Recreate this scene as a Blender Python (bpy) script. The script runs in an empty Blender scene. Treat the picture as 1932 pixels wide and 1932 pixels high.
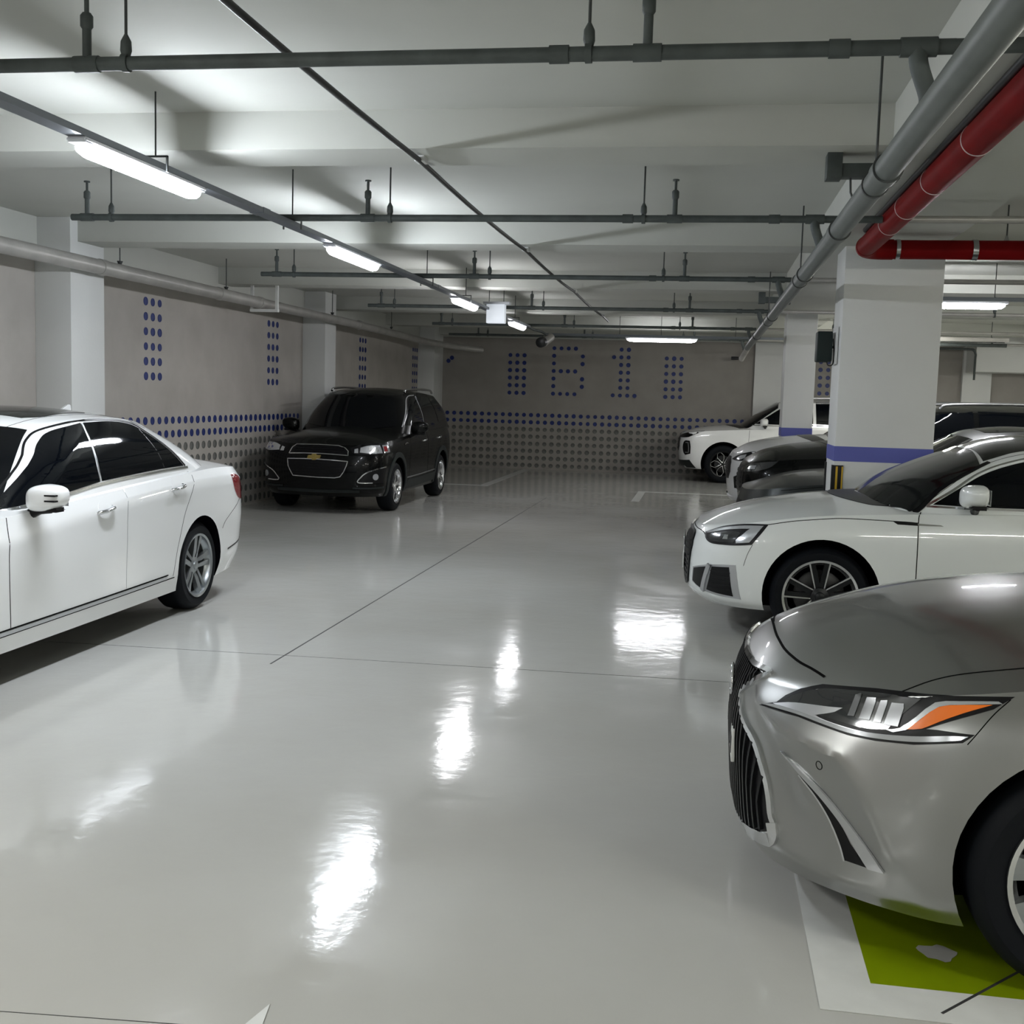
import bpy, bmesh, math, random
from mathutils import Vector, Matrix
from mathutils.bvhtree import BVHTree
from mathutils.geometry import delaunay_2d_cdt
random.seed(7)
PI = math.pi
SC = bpy.context.scene
COL = SC.collection

# ------------------------------------------------------------------ camera
cam_d = bpy.data.cameras.new('camera')
cam_d.sensor_width = 36.0
cam_d.sensor_fit = 'HORIZONTAL'
cam_d.lens = 36.0 * 2150.0 / 1932.0
cam_d.clip_start = 0.05
cam_d.clip_end = 200
cam = bpy.data.objects.new('camera', cam_d)
COL.objects.link(cam)
CR = (0.98572779, 0.16591005, 0.02854092)
CU = (-0.04467083, 0.09431739, 0.99453947)
CF = (-0.16231218, 0.98162013, -0.10038261)
cam.matrix_world = Matrix(((CR[0], CU[0], -CF[0], 0.0), (CR[1], CU[1], -CF[1], 0.0),
                           (CR[2], CU[2], -CF[2], 1.62), (0, 0, 0, 1)))
SC.camera = cam

# ------------------------------------------------------------------ world, exposure
w = bpy.data.worlds.new('world')
SC.world = w
w.use_nodes = True
w.node_tree.nodes['Background'].inputs[0].default_value = (0.02, 0.021, 0.022, 1)
w.node_tree.nodes['Background'].inputs[1].default_value = 1.0
SC.view_settings.view_transform = 'Standard'
SC.view_settings.look = 'None'
SC.view_settings.gamma = 1.0
SC.view_settings.use_curve_mapping = False
SC.view_settings.exposure = 0.0
LAMP_POWER = 150.0


# ------------------------------------------------------------------ materials
def mat(name, col, rough=0.5, metal=0.0, coat=0.0, coat_rough=0.03, emit=None, estr=0.0,
        noise=0.0, nscale=3.0, bump=0.0, bscale=40.0, spec=None, flake=0.0):
    m = bpy.data.materials.new(name)
    m.use_nodes = True
    nt = m.node_tree
    b = nt.nodes['Principled BSDF']
    b.inputs['Base Color'].default_value = (col[0], col[1], col[2], 1)
    b.inputs['Roughness'].default_value = rough
    b.inputs['Metallic'].default_value = metal
    b.inputs['Coat Weight'].default_value = coat
    b.inputs['Coat Roughness'].default_value = coat_rough
    if spec is not None:
        b.inputs['Specular IOR Level'].default_value = spec
    if emit:
        b.inputs['Emission Color'].default_value = (emit[0], emit[1], emit[2], 1)
        b.inputs['Emission Strength'].default_value = estr
    if noise or bump or flake:
        tc = nt.nodes.new('ShaderNodeTexCoord')
        if noise:
            n = nt.nodes.new('ShaderNodeTexNoise')
            n.inputs['Scale'].default_value = nscale
            n.inputs['Detail'].default_value = 5
            nt.links.new(tc.outputs['Object'], n.inputs['Vector'])
            r = nt.nodes.new('ShaderNodeValToRGB')
            r.color_ramp.elements[0].position = 0.3
            r.color_ramp.elements[1].position = 0.7
            lo = [max(0, c * (1 - noise)) for c in col]
            hi = [min(1, c * (1 + noise * 0.6)) for c in col]
            r.color_ramp.elements[0].color = (*lo, 1)
            r.color_ramp.elements[1].color = (*hi, 1)
            nt.links.new(n.outputs[0], r.inputs[0])
            nt.links.new(r.outputs[0], b.inputs['Base Color'])
        if bump:
            n2 = nt.nodes.new('ShaderNodeTexNoise')
            n2.inputs['Scale'].default_value = bscale
            n2.inputs['Detail'].default_value = 3
            nt.links.new(tc.outputs['Object'], n2.inputs['Vector'])
            bp = nt.nodes.new('ShaderNodeBump')
            bp.inputs['Strength'].default_value = 1.0
            bp.inputs['Distance'].default_value = bump
            nt.links.new(n2.outputs[0], bp.inputs['Height'])
            nt.links.new(bp.outputs[0], b.inputs['Normal'])
    return m


M = {}
M['ceiling'] = mat('painted_concrete', (0.50, 0.51, 0.475), 0.8, noise=0.04, nscale=1.2, bump=0.002, bscale=9, spec=0.3)
M['column'] = mat('column_paint', (0.66, 0.67, 0.66), 0.55, noise=0.03, nscale=2, bump=0.001, bscale=30)
M['blue_band'] = mat('blue_band', (0.085, 0.10, 0.38), 0.5)
M['dot_blue'] = mat('dot_blue', (0.004, 0.020, 0.155), 0.5, noise=0.25, nscale=5)
M['dot_grey'] = mat('dot_grey', (0.14, 0.142, 0.135), 0.7, noise=0.5, nscale=6)
M['pipe_grey'] = mat('pipe_grey', (0.070, 0.082, 0.080), 0.55, noise=0.25, nscale=9, bump=0.0008, bscale=60, spec=0.3)
M['pipe_main'] = mat('pipe_main', (0.105, 0.118, 0.112), 0.42, noise=0.12, nscale=7, spec=0.4)
M['pipe_wall'] = mat('pipe_wall', (0.40, 0.39, 0.37), 0.38, metal=0.25, noise=0.15, nscale=5)
M['red'] = mat('red_pipe', (0.165, 0.006, 0.007), 0.45, noise=0.15, nscale=4, spec=0.03)
M['white_ring'] = mat('white_ring', (0.6, 0.5, 0.5), 0.4)
M['steel'] = mat('steel', (0.55, 0.56, 0.58), 0.25, metal=0.9)
M['rod'] = mat('rod', (0.05, 0.055, 0.055), 0.5, metal=0.3)
M['raceway'] = mat('raceway', (0.13, 0.145, 0.165), 0.42, metal=0.2)
M['lamp_body'] = mat('lamp_body', (0.7, 0.72, 0.78), 0.5)
def glow(name, col, k):
    return mat(name, (0.9, 0.9, 0.9), 0.4, emit=col, estr=LAMP_POWER * k)


M['lamp_glow'] = glow('lamp_glow_cool', (0.88, 0.93, 1.0), 1.0)
M['lamp_neutral'] = glow('lamp_glow_neutral', (0.98, 0.98, 0.95), 1.1)
M['lamp_weak'] = glow('lamp_glow_weak', (0.97, 0.97, 1.0), 0.55)
M['lamp_far'] = glow('lamp_glow_far', (0.97, 0.97, 1.0), 0.28)
M['lamp_warm'] = glow('lamp_glow_warm', (1.0, 0.99, 0.90), 1.05)
M['white_plastic'] = mat('white_plastic', (0.72, 0.75, 0.80), 0.35)
M['sign_glow'] = mat('sign_glow', (0.8, 0.84, 0.9), 0.4, emit=(0.85, 0.92, 1.0), estr=0.38)
M['black_plastic'] = mat('black_plastic', (0.012, 0.013, 0.014), 0.4)
M['cable'] = mat('cable', (0.006, 0.006, 0.007), 0.45)
M['line_white'] = mat('line_white', (0.66, 0.67, 0.65), 0.22, noise=0.06, nscale=8)
M['line_green'] = mat('line_green', (0.20, 0.275, 0.002), 0.28, noise=0.1, nscale=5)
M['joint'] = mat('joint', (0.03, 0.03, 0.03), 0.7)
M['yellow'] = mat('yellow', (0.55, 0.34, 0.01), 0.45)
M['speaker_green'] = mat('speaker_green', (0.010, 0.018, 0.018), 0.5, spec=0.2)


def floor_mat():
    m = bpy.data.materials.new('epoxy_floor')
    m.use_nodes = True
    nt = m.node_tree
    b = nt.nodes['Principled BSDF']
    tc = nt.nodes.new('ShaderNodeTexCoord')
    n = nt.nodes.new('ShaderNodeTexNoise'); n.inputs['Scale'].default_value = 0.55; n.inputs['Detail'].default_value = 6
    r = nt.nodes.new('ShaderNodeValToRGB')
    r.color_ramp.elements[0].position = 0.3; r.color_ramp.elements[1].position = 0.72
    r.color_ramp.elements[0].color = (0.44, 0.435, 0.405, 1)
    r.color_ramp.elements[1].color = (0.50, 0.505, 0.485, 1)
    nt.links.new(tc.outputs['Object'], n.inputs['Vector'])
    nt.links.new(n.outputs[0], r.inputs[0]); nt.links.new(r.outputs[0], b.inputs['Base Color'])
    n3 = nt.nodes.new('ShaderNodeTexNoise'); n3.inputs['Scale'].default_value = 1.6; n3.inputs['Detail'].default_value = 4
    mr = nt.nodes.new('ShaderNodeMapRange')
    mr.inputs['From Min'].default_value = 0.3; mr.inputs['From Max'].default_value = 0.7
    mr.inputs['To Min'].default_value = 0.07; mr.inputs['To Max'].default_value = 0.15
    nt.links.new(tc.outputs['Object'], n3.inputs['Vector']); nt.links.new(n3.outputs[0], mr.inputs[0])
    nt.links.new(mr.outputs[0], b.inputs['Roughness'])
    mp = nt.nodes.new('ShaderNodeMapping'); mp.inputs['Scale'].default_value = (1.0, 1.0, 1.0)
    n2 = nt.nodes.new('ShaderNodeTexNoise'); n2.inputs['Scale'].default_value = 6.5; n2.inputs['Detail'].default_value = 4.0
    nt.links.new(tc.outputs['Object'], mp.inputs[0]); nt.links.new(mp.outputs[0], n2.inputs['Vector'])
    bp = nt.nodes.new('ShaderNodeBump'); bp.inputs['Distance'].default_value = 0.0016; bp.inputs['Strength'].default_value = 1.0
    nt.links.new(n2.outputs[0], bp.inputs['Height']); nt.links.new(bp.outputs[0], b.inputs['Normal'])
    return m


def panel_mat(k=1.0):
    # taupe plaster panel with the faint rows of filled perforations
    m = bpy.data.materials.new('taupe_panel')
    m.use_nodes = True
    nt = m.node_tree
    b = nt.nodes['Principled BSDF']
    b.inputs['Roughness'].default_value = 0.7
    tc = nt.nodes.new('ShaderNodeTexCoord')
    n = nt.nodes.new('ShaderNodeTexNoise'); n.inputs['Scale'].default_value = 2.5; n.inputs['Detail'].default_value = 8
    r = nt.nodes.new('ShaderNodeValToRGB')
    r.color_ramp.elements[0].position = 0.3; r.color_ramp.elements[1].position = 0.7
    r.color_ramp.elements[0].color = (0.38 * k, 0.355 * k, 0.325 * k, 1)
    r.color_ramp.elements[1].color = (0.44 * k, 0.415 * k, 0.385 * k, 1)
    nt.links.new(tc.outputs['Object'], n.inputs['Vector']); nt.links.new(n.outputs[0], r.inputs[0])
    nt.links.new(r.outputs[0], b.inputs['Base Color'])
    n2 = nt.nodes.new('ShaderNodeTexVoronoi'); n2.inputs['Scale'].default_value = 6.2
    n2.inputs['Randomness'].default_value = 0.35
    nt.links.new(tc.outputs['Object'], n2.inputs['Vector'])
    bp = nt.nodes.new('ShaderNodeBump'); bp.inputs['Distance'].default_value = 0.004
    nt.links.new(n2.outputs['Distance'], bp.inputs['Height']); nt.links.new(bp.outputs[0], b.inputs['Normal'])
    return m


M['floor'] = floor_mat()
M['panel'] = panel_mat()
M['panel_back_shaded'] = panel_mat(0.72)  # same panel, dim light at the back put into a darker colour

# car paints and trims
M['paint_white'] = mat('paint_white', (0.80, 0.81, 0.81), 0.30, coat=1.0)
M['paint_pearl'] = mat('paint_pearl', (0.74, 0.77, 0.76), 0.32, coat=1.0)
M['paint_black'] = mat('paint_black', (0.002, 0.0024, 0.0024), 0.25, coat=0.22, spec=0.12)
M['paint_dark'] = mat('paint_dark', (0.022, 0.026, 0.026), 0.35, metal=0.4, coat=0.6, spec=0.3)
M['paint_silver'] = mat('paint_silver', (0.62, 0.63, 0.64), 0.45, metal=0.15, coat=0.8)
M['paint_nearcar'] = mat('paint_titanium', (0.36, 0.365, 0.358), 0.30, metal=0.96, coat=0.7)
M['glass'] = mat('tinted_glass', (0.001, 0.0016, 0.003), 0.03, spec=0.28)
M['glass_top'] = mat('dark_glass', (0.006, 0.007, 0.0075), 0.10, spec=0.45)
M['trim_black'] = mat('trim_black', (0.004, 0.004, 0.005), 0.35, spec=0.25)
M['chrome'] = mat('chrome', (0.75, 0.76, 0.78), 0.12, metal=1.0)
M['satin'] = mat('satin_metal', (0.55, 0.56, 0.58), 0.28, metal=0.9)
M['gap'] = mat('gap', (0.003, 0.003, 0.003), 0.9, spec=0.05)
M['rubber'] = mat('rubber', (0.005, 0.006, 0.008), 0.6, spec=0.12)
M['arch'] = mat('arch_liner', (0.002, 0.002, 0.003), 0.9, spec=0.03)
M['alloy'] = mat('alloy', (0.34, 0.36, 0.37), 0.32, metal=0.85)
M['alloy_bright'] = mat('alloy_bright', (0.72, 0.73, 0.74), 0.22, metal=0.95)
M['alloy_dark'] = mat('alloy_dark', (0.012, 0.013, 0.014), 0.35, metal=0.3, spec=0.3)
M['disc'] = mat('brake_disc', (0.05, 0.05, 0.05), 0.45, metal=0.8)
M['lamp_red'] = mat('lamp_red', (0.22, 0.006, 0.012), 0.12, coat=1.0)
M['lamp_amber'] = mat('lamp_amber', (0.85, 0.18, 0.01), 0.22, coat=1.0)
M['lamp_clear'] = mat('lamp_clear', (0.55, 0.57, 0.60), 0.15, metal=0.6, coat=1.0)
M['lamp_smoke'] = mat('lamp_smoke', (0.035, 0.037, 0.04), 0.12, metal=0.3, coat=1.0)
M['projector'] = mat('projector', (0.12, 0.125, 0.13), 0.2, metal=0.5, coat=0.5)
M['plate'] = mat('plate', (0.70, 0.71, 0.68), 0.4)
M['gold'] = mat('gold', (0.42, 0.32, 0.10), 0.3, metal=0.7)
M['cladding'] = mat('cladding', (0.012, 0.016, 0.016), 0.5, spec=0.3)


# ------------------------------------------------------------------ object helpers
def tag(o, label=None, cat=None, group=None, kind=None):
    if label: o['label'] = label
    if cat: o['category'] = cat
    if group: o['group'] = group
    if kind: o['kind'] = kind
    return o


def empty(name, loc=(0, 0, 0), rz=0.0, label=None, cat=None, group=None, kind=None):
    o = bpy.data.objects.new(name, None)
    COL.objects.link(o)
    o.location = loc
    o.rotation_euler = (0, 0, rz)
    return tag(o, label, cat, group, kind)


def link_mesh(name, me, m=None, parent=None):
    if m is not None and not me.materials:
        for mm in (m if isinstance(m, (list, tuple)) else [m]):
            me.materials.append(mm)
    o = bpy.data.objects.new(name, me)
    COL.objects.link(o)
    if parent is not None:
        o.parent = parent
    return o


def obj(name, bm, m, parent=None, smooth=None):
    me = bpy.data.meshes.new(name)
    bm.normal_update()
    bm.to_mesh(me)
    bm.free()
    if smooth is not None:
        for p in me.polygons: p.use_smooth = True
        me.set_sharp_from_angle(angle=math.radians(smooth))
    return link_mesh(name, me, m, parent)


def copy_tree(o, parent=None):
    c = o.copy()
    COL.objects.link(c)
    c.parent = parent
    for ch in list(o.children):
        copy_tree(ch, c)
    return c


def add_box(bm, x0, x1, y0, y1, z0, z1, mi=0):
    vs = [bm.verts.new((x, y, z)) for z in (z0, z1) for y in (y0, y1) for x in (x0, x1)]
    for f in ((0, 2, 3, 1), (4, 5, 7, 6), (0, 1, 5, 4), (2, 6, 7, 3), (0, 4, 6, 2), (1, 3, 7, 5)):
        fc = bm.faces.new([vs[i] for i in f]); fc.material_index = mi
    return vs


def box(name, x0, x1, y0, y1, z0, z1, m, parent=None, bev=0.0):
    bm = bmesh.new()
    add_box(bm, x0, x1, y0, y1, z0, z1)
    if bev:
        bmesh.ops.bevel(bm, geom=bm.edges[:], offset=bev, segments=2, affect='EDGES', profile=0.6)
        return obj(name, bm, m, parent, smooth=50)
    return obj(name, bm, m, parent)


def frame_for(d):
    d = d.normalized()
    a = Vector((0, 0, 1)) if abs(d.z) < 0.9 else Vector((1, 0, 0))
    u = d.cross(a).normalized()
    return u, d.cross(u).normalized()


def add_tube(bm, pts, r, n=12, cap=True, mi=0):
    """Tube along a polyline; r is a radius or a list of radii."""
    pts = [Vector(p) for p in pts]
    rings = []
    u = None
    for i, p in enumerate(pts):
        if i == 0: d = pts[1] - pts[0]
        elif i == len(pts) - 1: d = pts[-1] - pts[-2]
        else: d = (pts[i + 1] - p).normalized() + (p - pts[i - 1]).normalized()
        d.normalize()
        if u is None:
            u, v = frame_for(d)
        else:
            u = (u - d * u.dot(d)).normalized()
            v = d.cross(u).normalized()
        rr = r[i] if isinstance(r, (list, tuple)) else r
        rings.append([bm.verts.new(p + (u * math.cos(2 * PI * k / n) + v * math.sin(2 * PI * k / n)) * rr) for k in range(n)])
    for a, b in zip(rings, rings[1:]):
        for k in range(n):
            f = bm.faces.new((a[k], a[(k + 1) % n], b[(k + 1) % n], b[k])); f.material_index = mi
    if cap:
        for rg in (list(reversed(rings[0])), rings[-1]):
            f = bm.faces.new(rg); f.material_index = mi


def tube(name, pts, r, m, parent=None, n=12):
    bm = bmesh.new()
    add_tube(bm, pts, r, n)
    bmesh.ops.recalc_face_normals(bm, faces=bm.faces[:])
    return obj(name, bm, m, parent, smooth=50)


def add_lathe(bm, prof, n=32, axis='y', cap=True, mi=0):
    """prof: list of (radius, offset along axis)."""
    rings = []
    for r, a in prof:
        ring = []
        for k in range(n):
            t = 2 * PI * k / n
            if axis == 'y': ring.append(bm.verts.new((r * math.cos(t), a, r * math.sin(t))))
            elif axis == 'z': ring.append(bm.verts.new((r * math.cos(t), r * math.sin(t), a)))
            else: ring.append(bm.verts.new((a, r * math.cos(t), r * math.sin(t))))
        rings.append(ring)
    for a, b in zip(rings, rings[1:]):
        for k in range(n):
            f = bm.faces.new((a[k], a[(k + 1) % n], b[(k + 1) % n], b[k])); f.material_index = mi
    if cap:
        bm.faces.new(rings[0]).material_index = mi
        bm.faces.new(rings[-1]).material_index = mi
    bmesh.ops.recalc_face_normals(bm, faces=bm.faces[:])


def smooth_path(pts, k=6):
    P = [Vector(p) for p in pts]
    out = []
    for i in range(len(P) - 1):
        a = P[i - 1] if i else P[0] * 2 - P[1]
        b, c = P[i], P[i + 1]
        d = P[i + 2] if i + 2 < len(P) else P[-1] * 2 - P[-2]
        for j in range(k):
            t = j / k
            out.append(0.5 * ((2 * b) + (c - a) * t + (2 * a - 5 * b + 4 * c - d) * t * t + (3 * b - a - 3 * c + d) * t ** 3))
    out.append(P[-1])
    return out

# ================================================================== THE SETTING
XL, YB, YF, XR = -6.30, 25.6, -9.0, 11.0     # left wall, back wall, wall behind the camera, right wall
ZS, ZB = 3.18, 2.97                          # slab and underside of beams

fl = box('floor', XL - .3, XR + .3, YF - .3, YB + .3, -0.3, 0.0, M['floor']); tag(fl, kind='structure')
ce = box('ceiling', XL - .3, XR + .3, YF - .3, YB + .3, ZS, ZS + 0.3, M['ceiling']); tag(ce, kind='structure')
for a, b in ((-8.6, -8.15), (-4.9, -4.45), (-1.2, -0.75), (2.45, 2.9), (6.28, 6.74), (10.17, 10.62), (14.12, 14.55), (18.15, 18.6), (22.0, 22.45), (25.15, 25.6)):
    box('beam', XL, XR, a, b, ZB, ZS + .01, M['ceiling'], ce)
box('girder', 0.90, 1.87, YF, YB, ZB - .012, ZS + .01, M['ceiling'], ce)
box('girder', 6.60, 7.40, YF, YB, ZB - .012, ZS + .01, M['ceiling'], ce)

wl = box('wall_left', XL - .3, XL, YF - .3, YB + .3, 0, ZS, M['panel']); tag(wl, kind='structure')
wb = box('wall_back', XL - .3, XR + .3, YB, YB + .3, 0, ZS, M['panel_back_shaded']); tag(wb, kind='structure')
wr = box('wall_right', XR, XR + .3, YF - .3, YB + .3, 0, ZS, M['column']); tag(wr, kind='structure')
wf = box('wall_front', XL - .3, XR + .3, YF - .3, YF, 0, ZS, M['column']); tag(wf, kind='structure')
# painted strip of the left wall above the panels, and the pale haunch under the ceiling
box('wall_strip', XL, XL + 0.03, YF, YB, 2.86, ZS, M['ceiling'], wl)
box('wall_strip', XL, XR, YB - 0.03, YB, 2.94, ZS, M['ceiling'], wb)

# engaged columns on the left wall
k = 0
for a, b in ((-5.0, -4.4), (2.3, 2.9), (10.04, 10.65), (17.37, 17.90), (24.75, 25.6)):
    k += 1
    c = box('trim_%d' % k, XL, -5.93, a, b, 0, ZS, M['column'], None, bev=0.006)
    tag(c, kind='structure')
# pilasters of the back wall
for x0, x1 in ((1.04, 1.62), (5.35, 5.93)):
    k += 1
    tag(box('trim_%d' % k, x0, x1, YB - .12, YB, 0, ZS, M['column']), kind='structure')
k += 1
tag(box('trim_%d' % k, 5.40, XR, 24.6, YB, 2.40, ZS, M['column']), kind='structure')   # boxed-in soffit at the far right


# ---- coloured discs of the perforated panels
def disc_mesh(name, m, r=0.047):
    bm = bmesh.new()
    n = 14
    prof = [(r, 0.0), (r, 0.006), (r * 0.86, 0.006), (r * 0.80, 0.002)]
    rings = [[bm.verts.new((q * math.cos(2 * PI * i / n), q * math.sin(2 * PI * i / n), h)) for i in range(n)] for q, h in prof]
    for A, B in zip(rings, rings[1:]):
        for i in range(n):
            bm.faces.new((A[i], A[(i + 1) % n], B[(i + 1) % n], B[i]))
    bm.faces.new(rings[-1])
    me = bpy.data.meshes.new(name)
    bm.to_mesh(me); bm.free()
    me.materials.append(m)
    return me


DB, DG = disc_mesh('blue_disc', M['dot_blue']), disc_mesh('grey_disc', M['dot_grey'], 0.050)


def discs(wall, spots, me, name, rot):
    for i, (x, y, z) in enumerate(spots[:300]):
        o = bpy.data.objects.new(name, me)
        COL.objects.link(o)
        o.parent = wall
        o.location = (x, y, z)
        o.rotation_euler = rot
        s = 0.93 + 0.12 * random.random()
        o.scale = (s, s * (0.95 + 0.1 * random.random()), 1)
    rest = spots[300:]
    if rest:
        R = Matrix.Rotation(rot[0], 3, 'X') if rot[0] else Matrix.Rotation(rot[1], 3, 'Y')
        bm = bmesh.new()
        for x, y, z in rest:
            vs = [bm.verts.new(R @ v.co + Vector((x, y, z))) for v in me.vertices]
            for p in me.polygons: bm.faces.new([vs[i] for i in p.vertices])
        tag(obj(name + 's', bm, me.materials[0], wall), kind='stuff')


BP = 0.1617   # pitch on the back wall
rows_z = [1.226 - 0.1625 * i for i in range(8)]
blue, grey = [], []
xs = [-5.80 + BP * i for i in range(42)]
xs2 = [1.72 + BP * i for i in range(22)]
for x in xs + xs2:
    if x > 0.98 and x < 1.66: continue
    for i, z in enumerate(rows_z):
        (blue if i < 2 else grey).append((x, YB, z))
Z6 = [2.563 - 0.1625 * i * 1.04 for i in range(6)]
for x0 in (-4.37, -0.865, 2.28):
    for i in range(3):
        for z in Z6: blue.append((x0 + BP * i, YB, z))
Z7 = [2.735 - 0.1625 * i * 1.04 for i in range(7)]
X0 = -3.375
for (c, r) in [(0, 0), (1, 0), (2, 0), (3, 0), (0, 1), (4, 1), (0, 2), (4, 2), (0, 3), (1, 3), (2, 3), (3, 3), (0, 4), (4, 4), (0, 5), (4, 5), (0, 6), (1, 6), (2, 6), (3, 6)]:
    blue.append((X0 + BP * c, YB, Z7[r]))
X0 = -2.03
for (c, r) in [(1, 0), (2, 0), (0, 1), (1, 1), (2, 1), (1, 2), (2, 2), (1, 3), (2, 3), (1, 4), (2, 4), (1, 5), (2, 5), (0, 6), (1, 6), (2, 6), (3, 6)]:
    blue.append((X0 + BP * c, YB, Z7[r]))
blue.append((-5.80, YB, 2.40)); blue.append((-5.72, YB, 2.47))
discs(wb, blue, DB, 'blue_disc', (PI / 2, 0, 0))
discs(wb, grey, DG, 'grey_disc', (PI / 2, 0, 0))
blue, grey = [], []
y = 11.0
while y < 24.7:
    if not (17.2 < y < 18.0):
        for i, z in enumerate(rows_z):
            (blue if i < 2 else grey).append((XL, y, z))
    y += 0.1715
for y0 in (12.22, 15.94, 20.42, 24.3):
    for i in range(3):
        for z in Z6: blue.append((XL, y0 + 0.168 * i, z + 0.02))
for y0 in (3.6,):
    for i in range(3):
        for z in Z6: blue.append((XL, y0 + 0.168 * i, z))
discs(wl, blue, DB, 'blue_disc', (0, PI / 2, 0))
discs(wl, grey, DG, 'grey_disc', (0, PI / 2, 0))


# ---- free-standing pillars with a blue band and corner guards
def pillar(x0, x1, y0, y1, label, guard=True):
    t = empty('pillar', ((x0 + x1) / 2, (y0 + y1) / 2, 0), 0, label, 'pillar')
    t['kind'] = 'structure'
    hx, hy = (x1 - x0) / 2, (y1 - y0) / 2
    box('shaft', -hx, hx, -hy, hy, 0, ZB + .01, M['column'], t, bev=0.014)
    e = 0.0025
    bm = bmesh.new()
    add_box(bm, -hx - e, hx + e, -hy - e, hy + e, 1.155, 1.282)
    obj('blue_band', bm, M['blue_band'], t)
    if guard:
        for sx in (-1, 1):
            for sy in (-1, 1):
                cx, cy = sx * hx, sy * hy
                g = box('corner_guard', min(cx + sx * .012, cx - sx * .08), max(cx + sx * .012, cx - sx * .08),
                        min(cy + sy * .012, cy - sy * .06), max(cy + sy * .012, cy - sy * .06), 0.05, 1.12, M['trim_black'], t)
                for (u, v) in ((0.018, 0.035), (0.066, 0.078)):
                    xa, xb = cx - sx * u, cx - sx * v
                    yy = cy + sy * .0135
                    box('yellow_stripe', min(xa, xb), max(xa, xb), min(yy, yy - sy * .004), max(yy, yy - sy * .004), 0.06, 1.11, M['yellow'], g)
    return t


pillar(1.11, 1.915, 10.05, 10.65, 'wide white pillar with blue band and yellow-black corner strip beside the dark grey car')
pillar(1.145, 1.59, 17.45, 18.0, 'narrower white pillar with blue band behind the silver car nose', False)
pillar(1.11, 1.915, -5.0, -4.4, 'white pillar behind the camera')




# ---- floor paint and joints
def flat(name, pts, z, m, parent=None, th=0.002):
    bm = bmesh.new()
    lo = [bm.verts.new((x, y, z - th)) for x, y in pts]
    hi = [bm.verts.new((x, y, z)) for x, y in pts]
    n = len(pts)
    bm.faces.new(hi); bm.faces.new(lo[::-1])
    for i in range(n): bm.faces.new((lo[i], lo[(i + 1) % n], hi[(i + 1) % n], hi[i]))
    bmesh.ops.recalc_face_normals(bm, faces=bm.faces[:])
    return obj(name, bm, m, parent)


def joint(a, b, wdt=0.005):
    a, b = Vector((*a, 0)), Vector((*b, 0))
    d = (b - a).normalized(); n = Vector((-d.y, d.x, 0)) * wdt / 2
    flat('floor_joint', [(a + n)[:2], (b + n)[:2], (b - n)[:2], (a - n)[:2]], 0.0012, M['joint'], fl)


joint((-2.476, 6.33), (-2.476, 18.4), 0.010)
joint((-6.2, 6.42), (-2.0, 6.58), 0.002); joint((-2.0, 6.58), (0.6, 6.66), 0.002)
joint((-3.5, 2.40), (-1.2, 2.60), 0.002)

bay = empty('bay_marking', (0.38, 3.03, 0), 0, 'white-edged bright green parking bay painted under the silver sedan', 'floor marking')
def rel(pts): return [(x - .38, y - 3.03) for x, y in pts]
flat('white_line', rel([(0.38, 3.03), (6.0, 3.03), (6.0, 3.20), (0.535, 3.20), (0.535, 5.7), (0.38, 5.7)]), 0.003, M['line_white'], bay)
flat('green_fill', rel([(0.535, 3.20), (6.0, 3.20), (6.0, 5.55), (0.535, 5.55)]), 0.003, M['line_green'], bay)
bm = bmesh.new()
vs = [bm.verts.new((0.38 + 0.055 * math.cos(t) * (1 + .18 * math.sin(3 * t)), 0.40 + 0.05 * math.sin(t) * (1 + .2 * math.cos(5 * t)), 0.0042)) for t in [2 * PI * i / 18 for i in range(18)]]
bm.faces.new(vs)
obj('worn_patch', bm, M['floor'], bay)
flat('floor_joint', rel([(0.700, 3.078), (0.706, 3.072), (1.35, 3.765), (1.344, 3.771)]), 0.0036, M['joint'], bay)

fm = empty('bay_marking', (-1.1, 18.4, 0), 0, 'white L-shaped bay line on the floor in front of the silver car nose', 'floor marking')
flat('white_line', [(0.0, 0.0), (0.13, 0.0), (0.13, 1.95), (6, 1.95), (6, 2.08), (0.0, 2.08)], 0.003, M['line_white'], fm)
fm = empty('bay_marking', (-4.6, 20.3, 0), 0, 'white bay line on the floor behind the black vehicle, running to the back wall', 'floor marking')
flat('white_line', [(-1.5, 0.0), (0.78, 0.0), (0.78, 5.2), (0.62, 5.2), (0.62, 0.14), (-1.5, 0.14)], 0.003, M['line_white'], fm)
fm = empty('floor_arrow', (-1.064, 2.736, 0), 0, 'tip of a white direction arrow painted at the bottom edge of the view', 'floor marking')
flat('arrow_head', [(0, 0), (-0.16, -0.68), (0.12, -0.66)], 0.003, M['line_white'], fm)
flat('arrow_shaft', [(-0.08, -0.62), (0.05, -0.62), (0.05, -1.6), (-0.08, -1.6)], 0.003, M['line_white'], fm)


# ================================================================== CEILING SERVICES
def riser(parent, x, y, z0, z1=3.08):
    r = tube('riser', [(x, y, z0), (x, y, z1 - .07)], 0.017, M['pipe_grey'], parent)
    bm = bmesh.new()
    add_tube(bm, [(x, y, z1 - .13), (x, y, z1 - .12), (x, y, z1 - .08), (x, y, z1 - .07)], [.017, .024, .024, .016])
    add_tube(bm, [(x, y, z1 - .07), (x, y, z1 - .01)], .009)
    add_tube(bm, [(x, y, z1 - .01), (x, y, z1)], .022)
    obj('sprinkler_head', bm, M['pipe_grey'], r, smooth=40)
    return r


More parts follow.
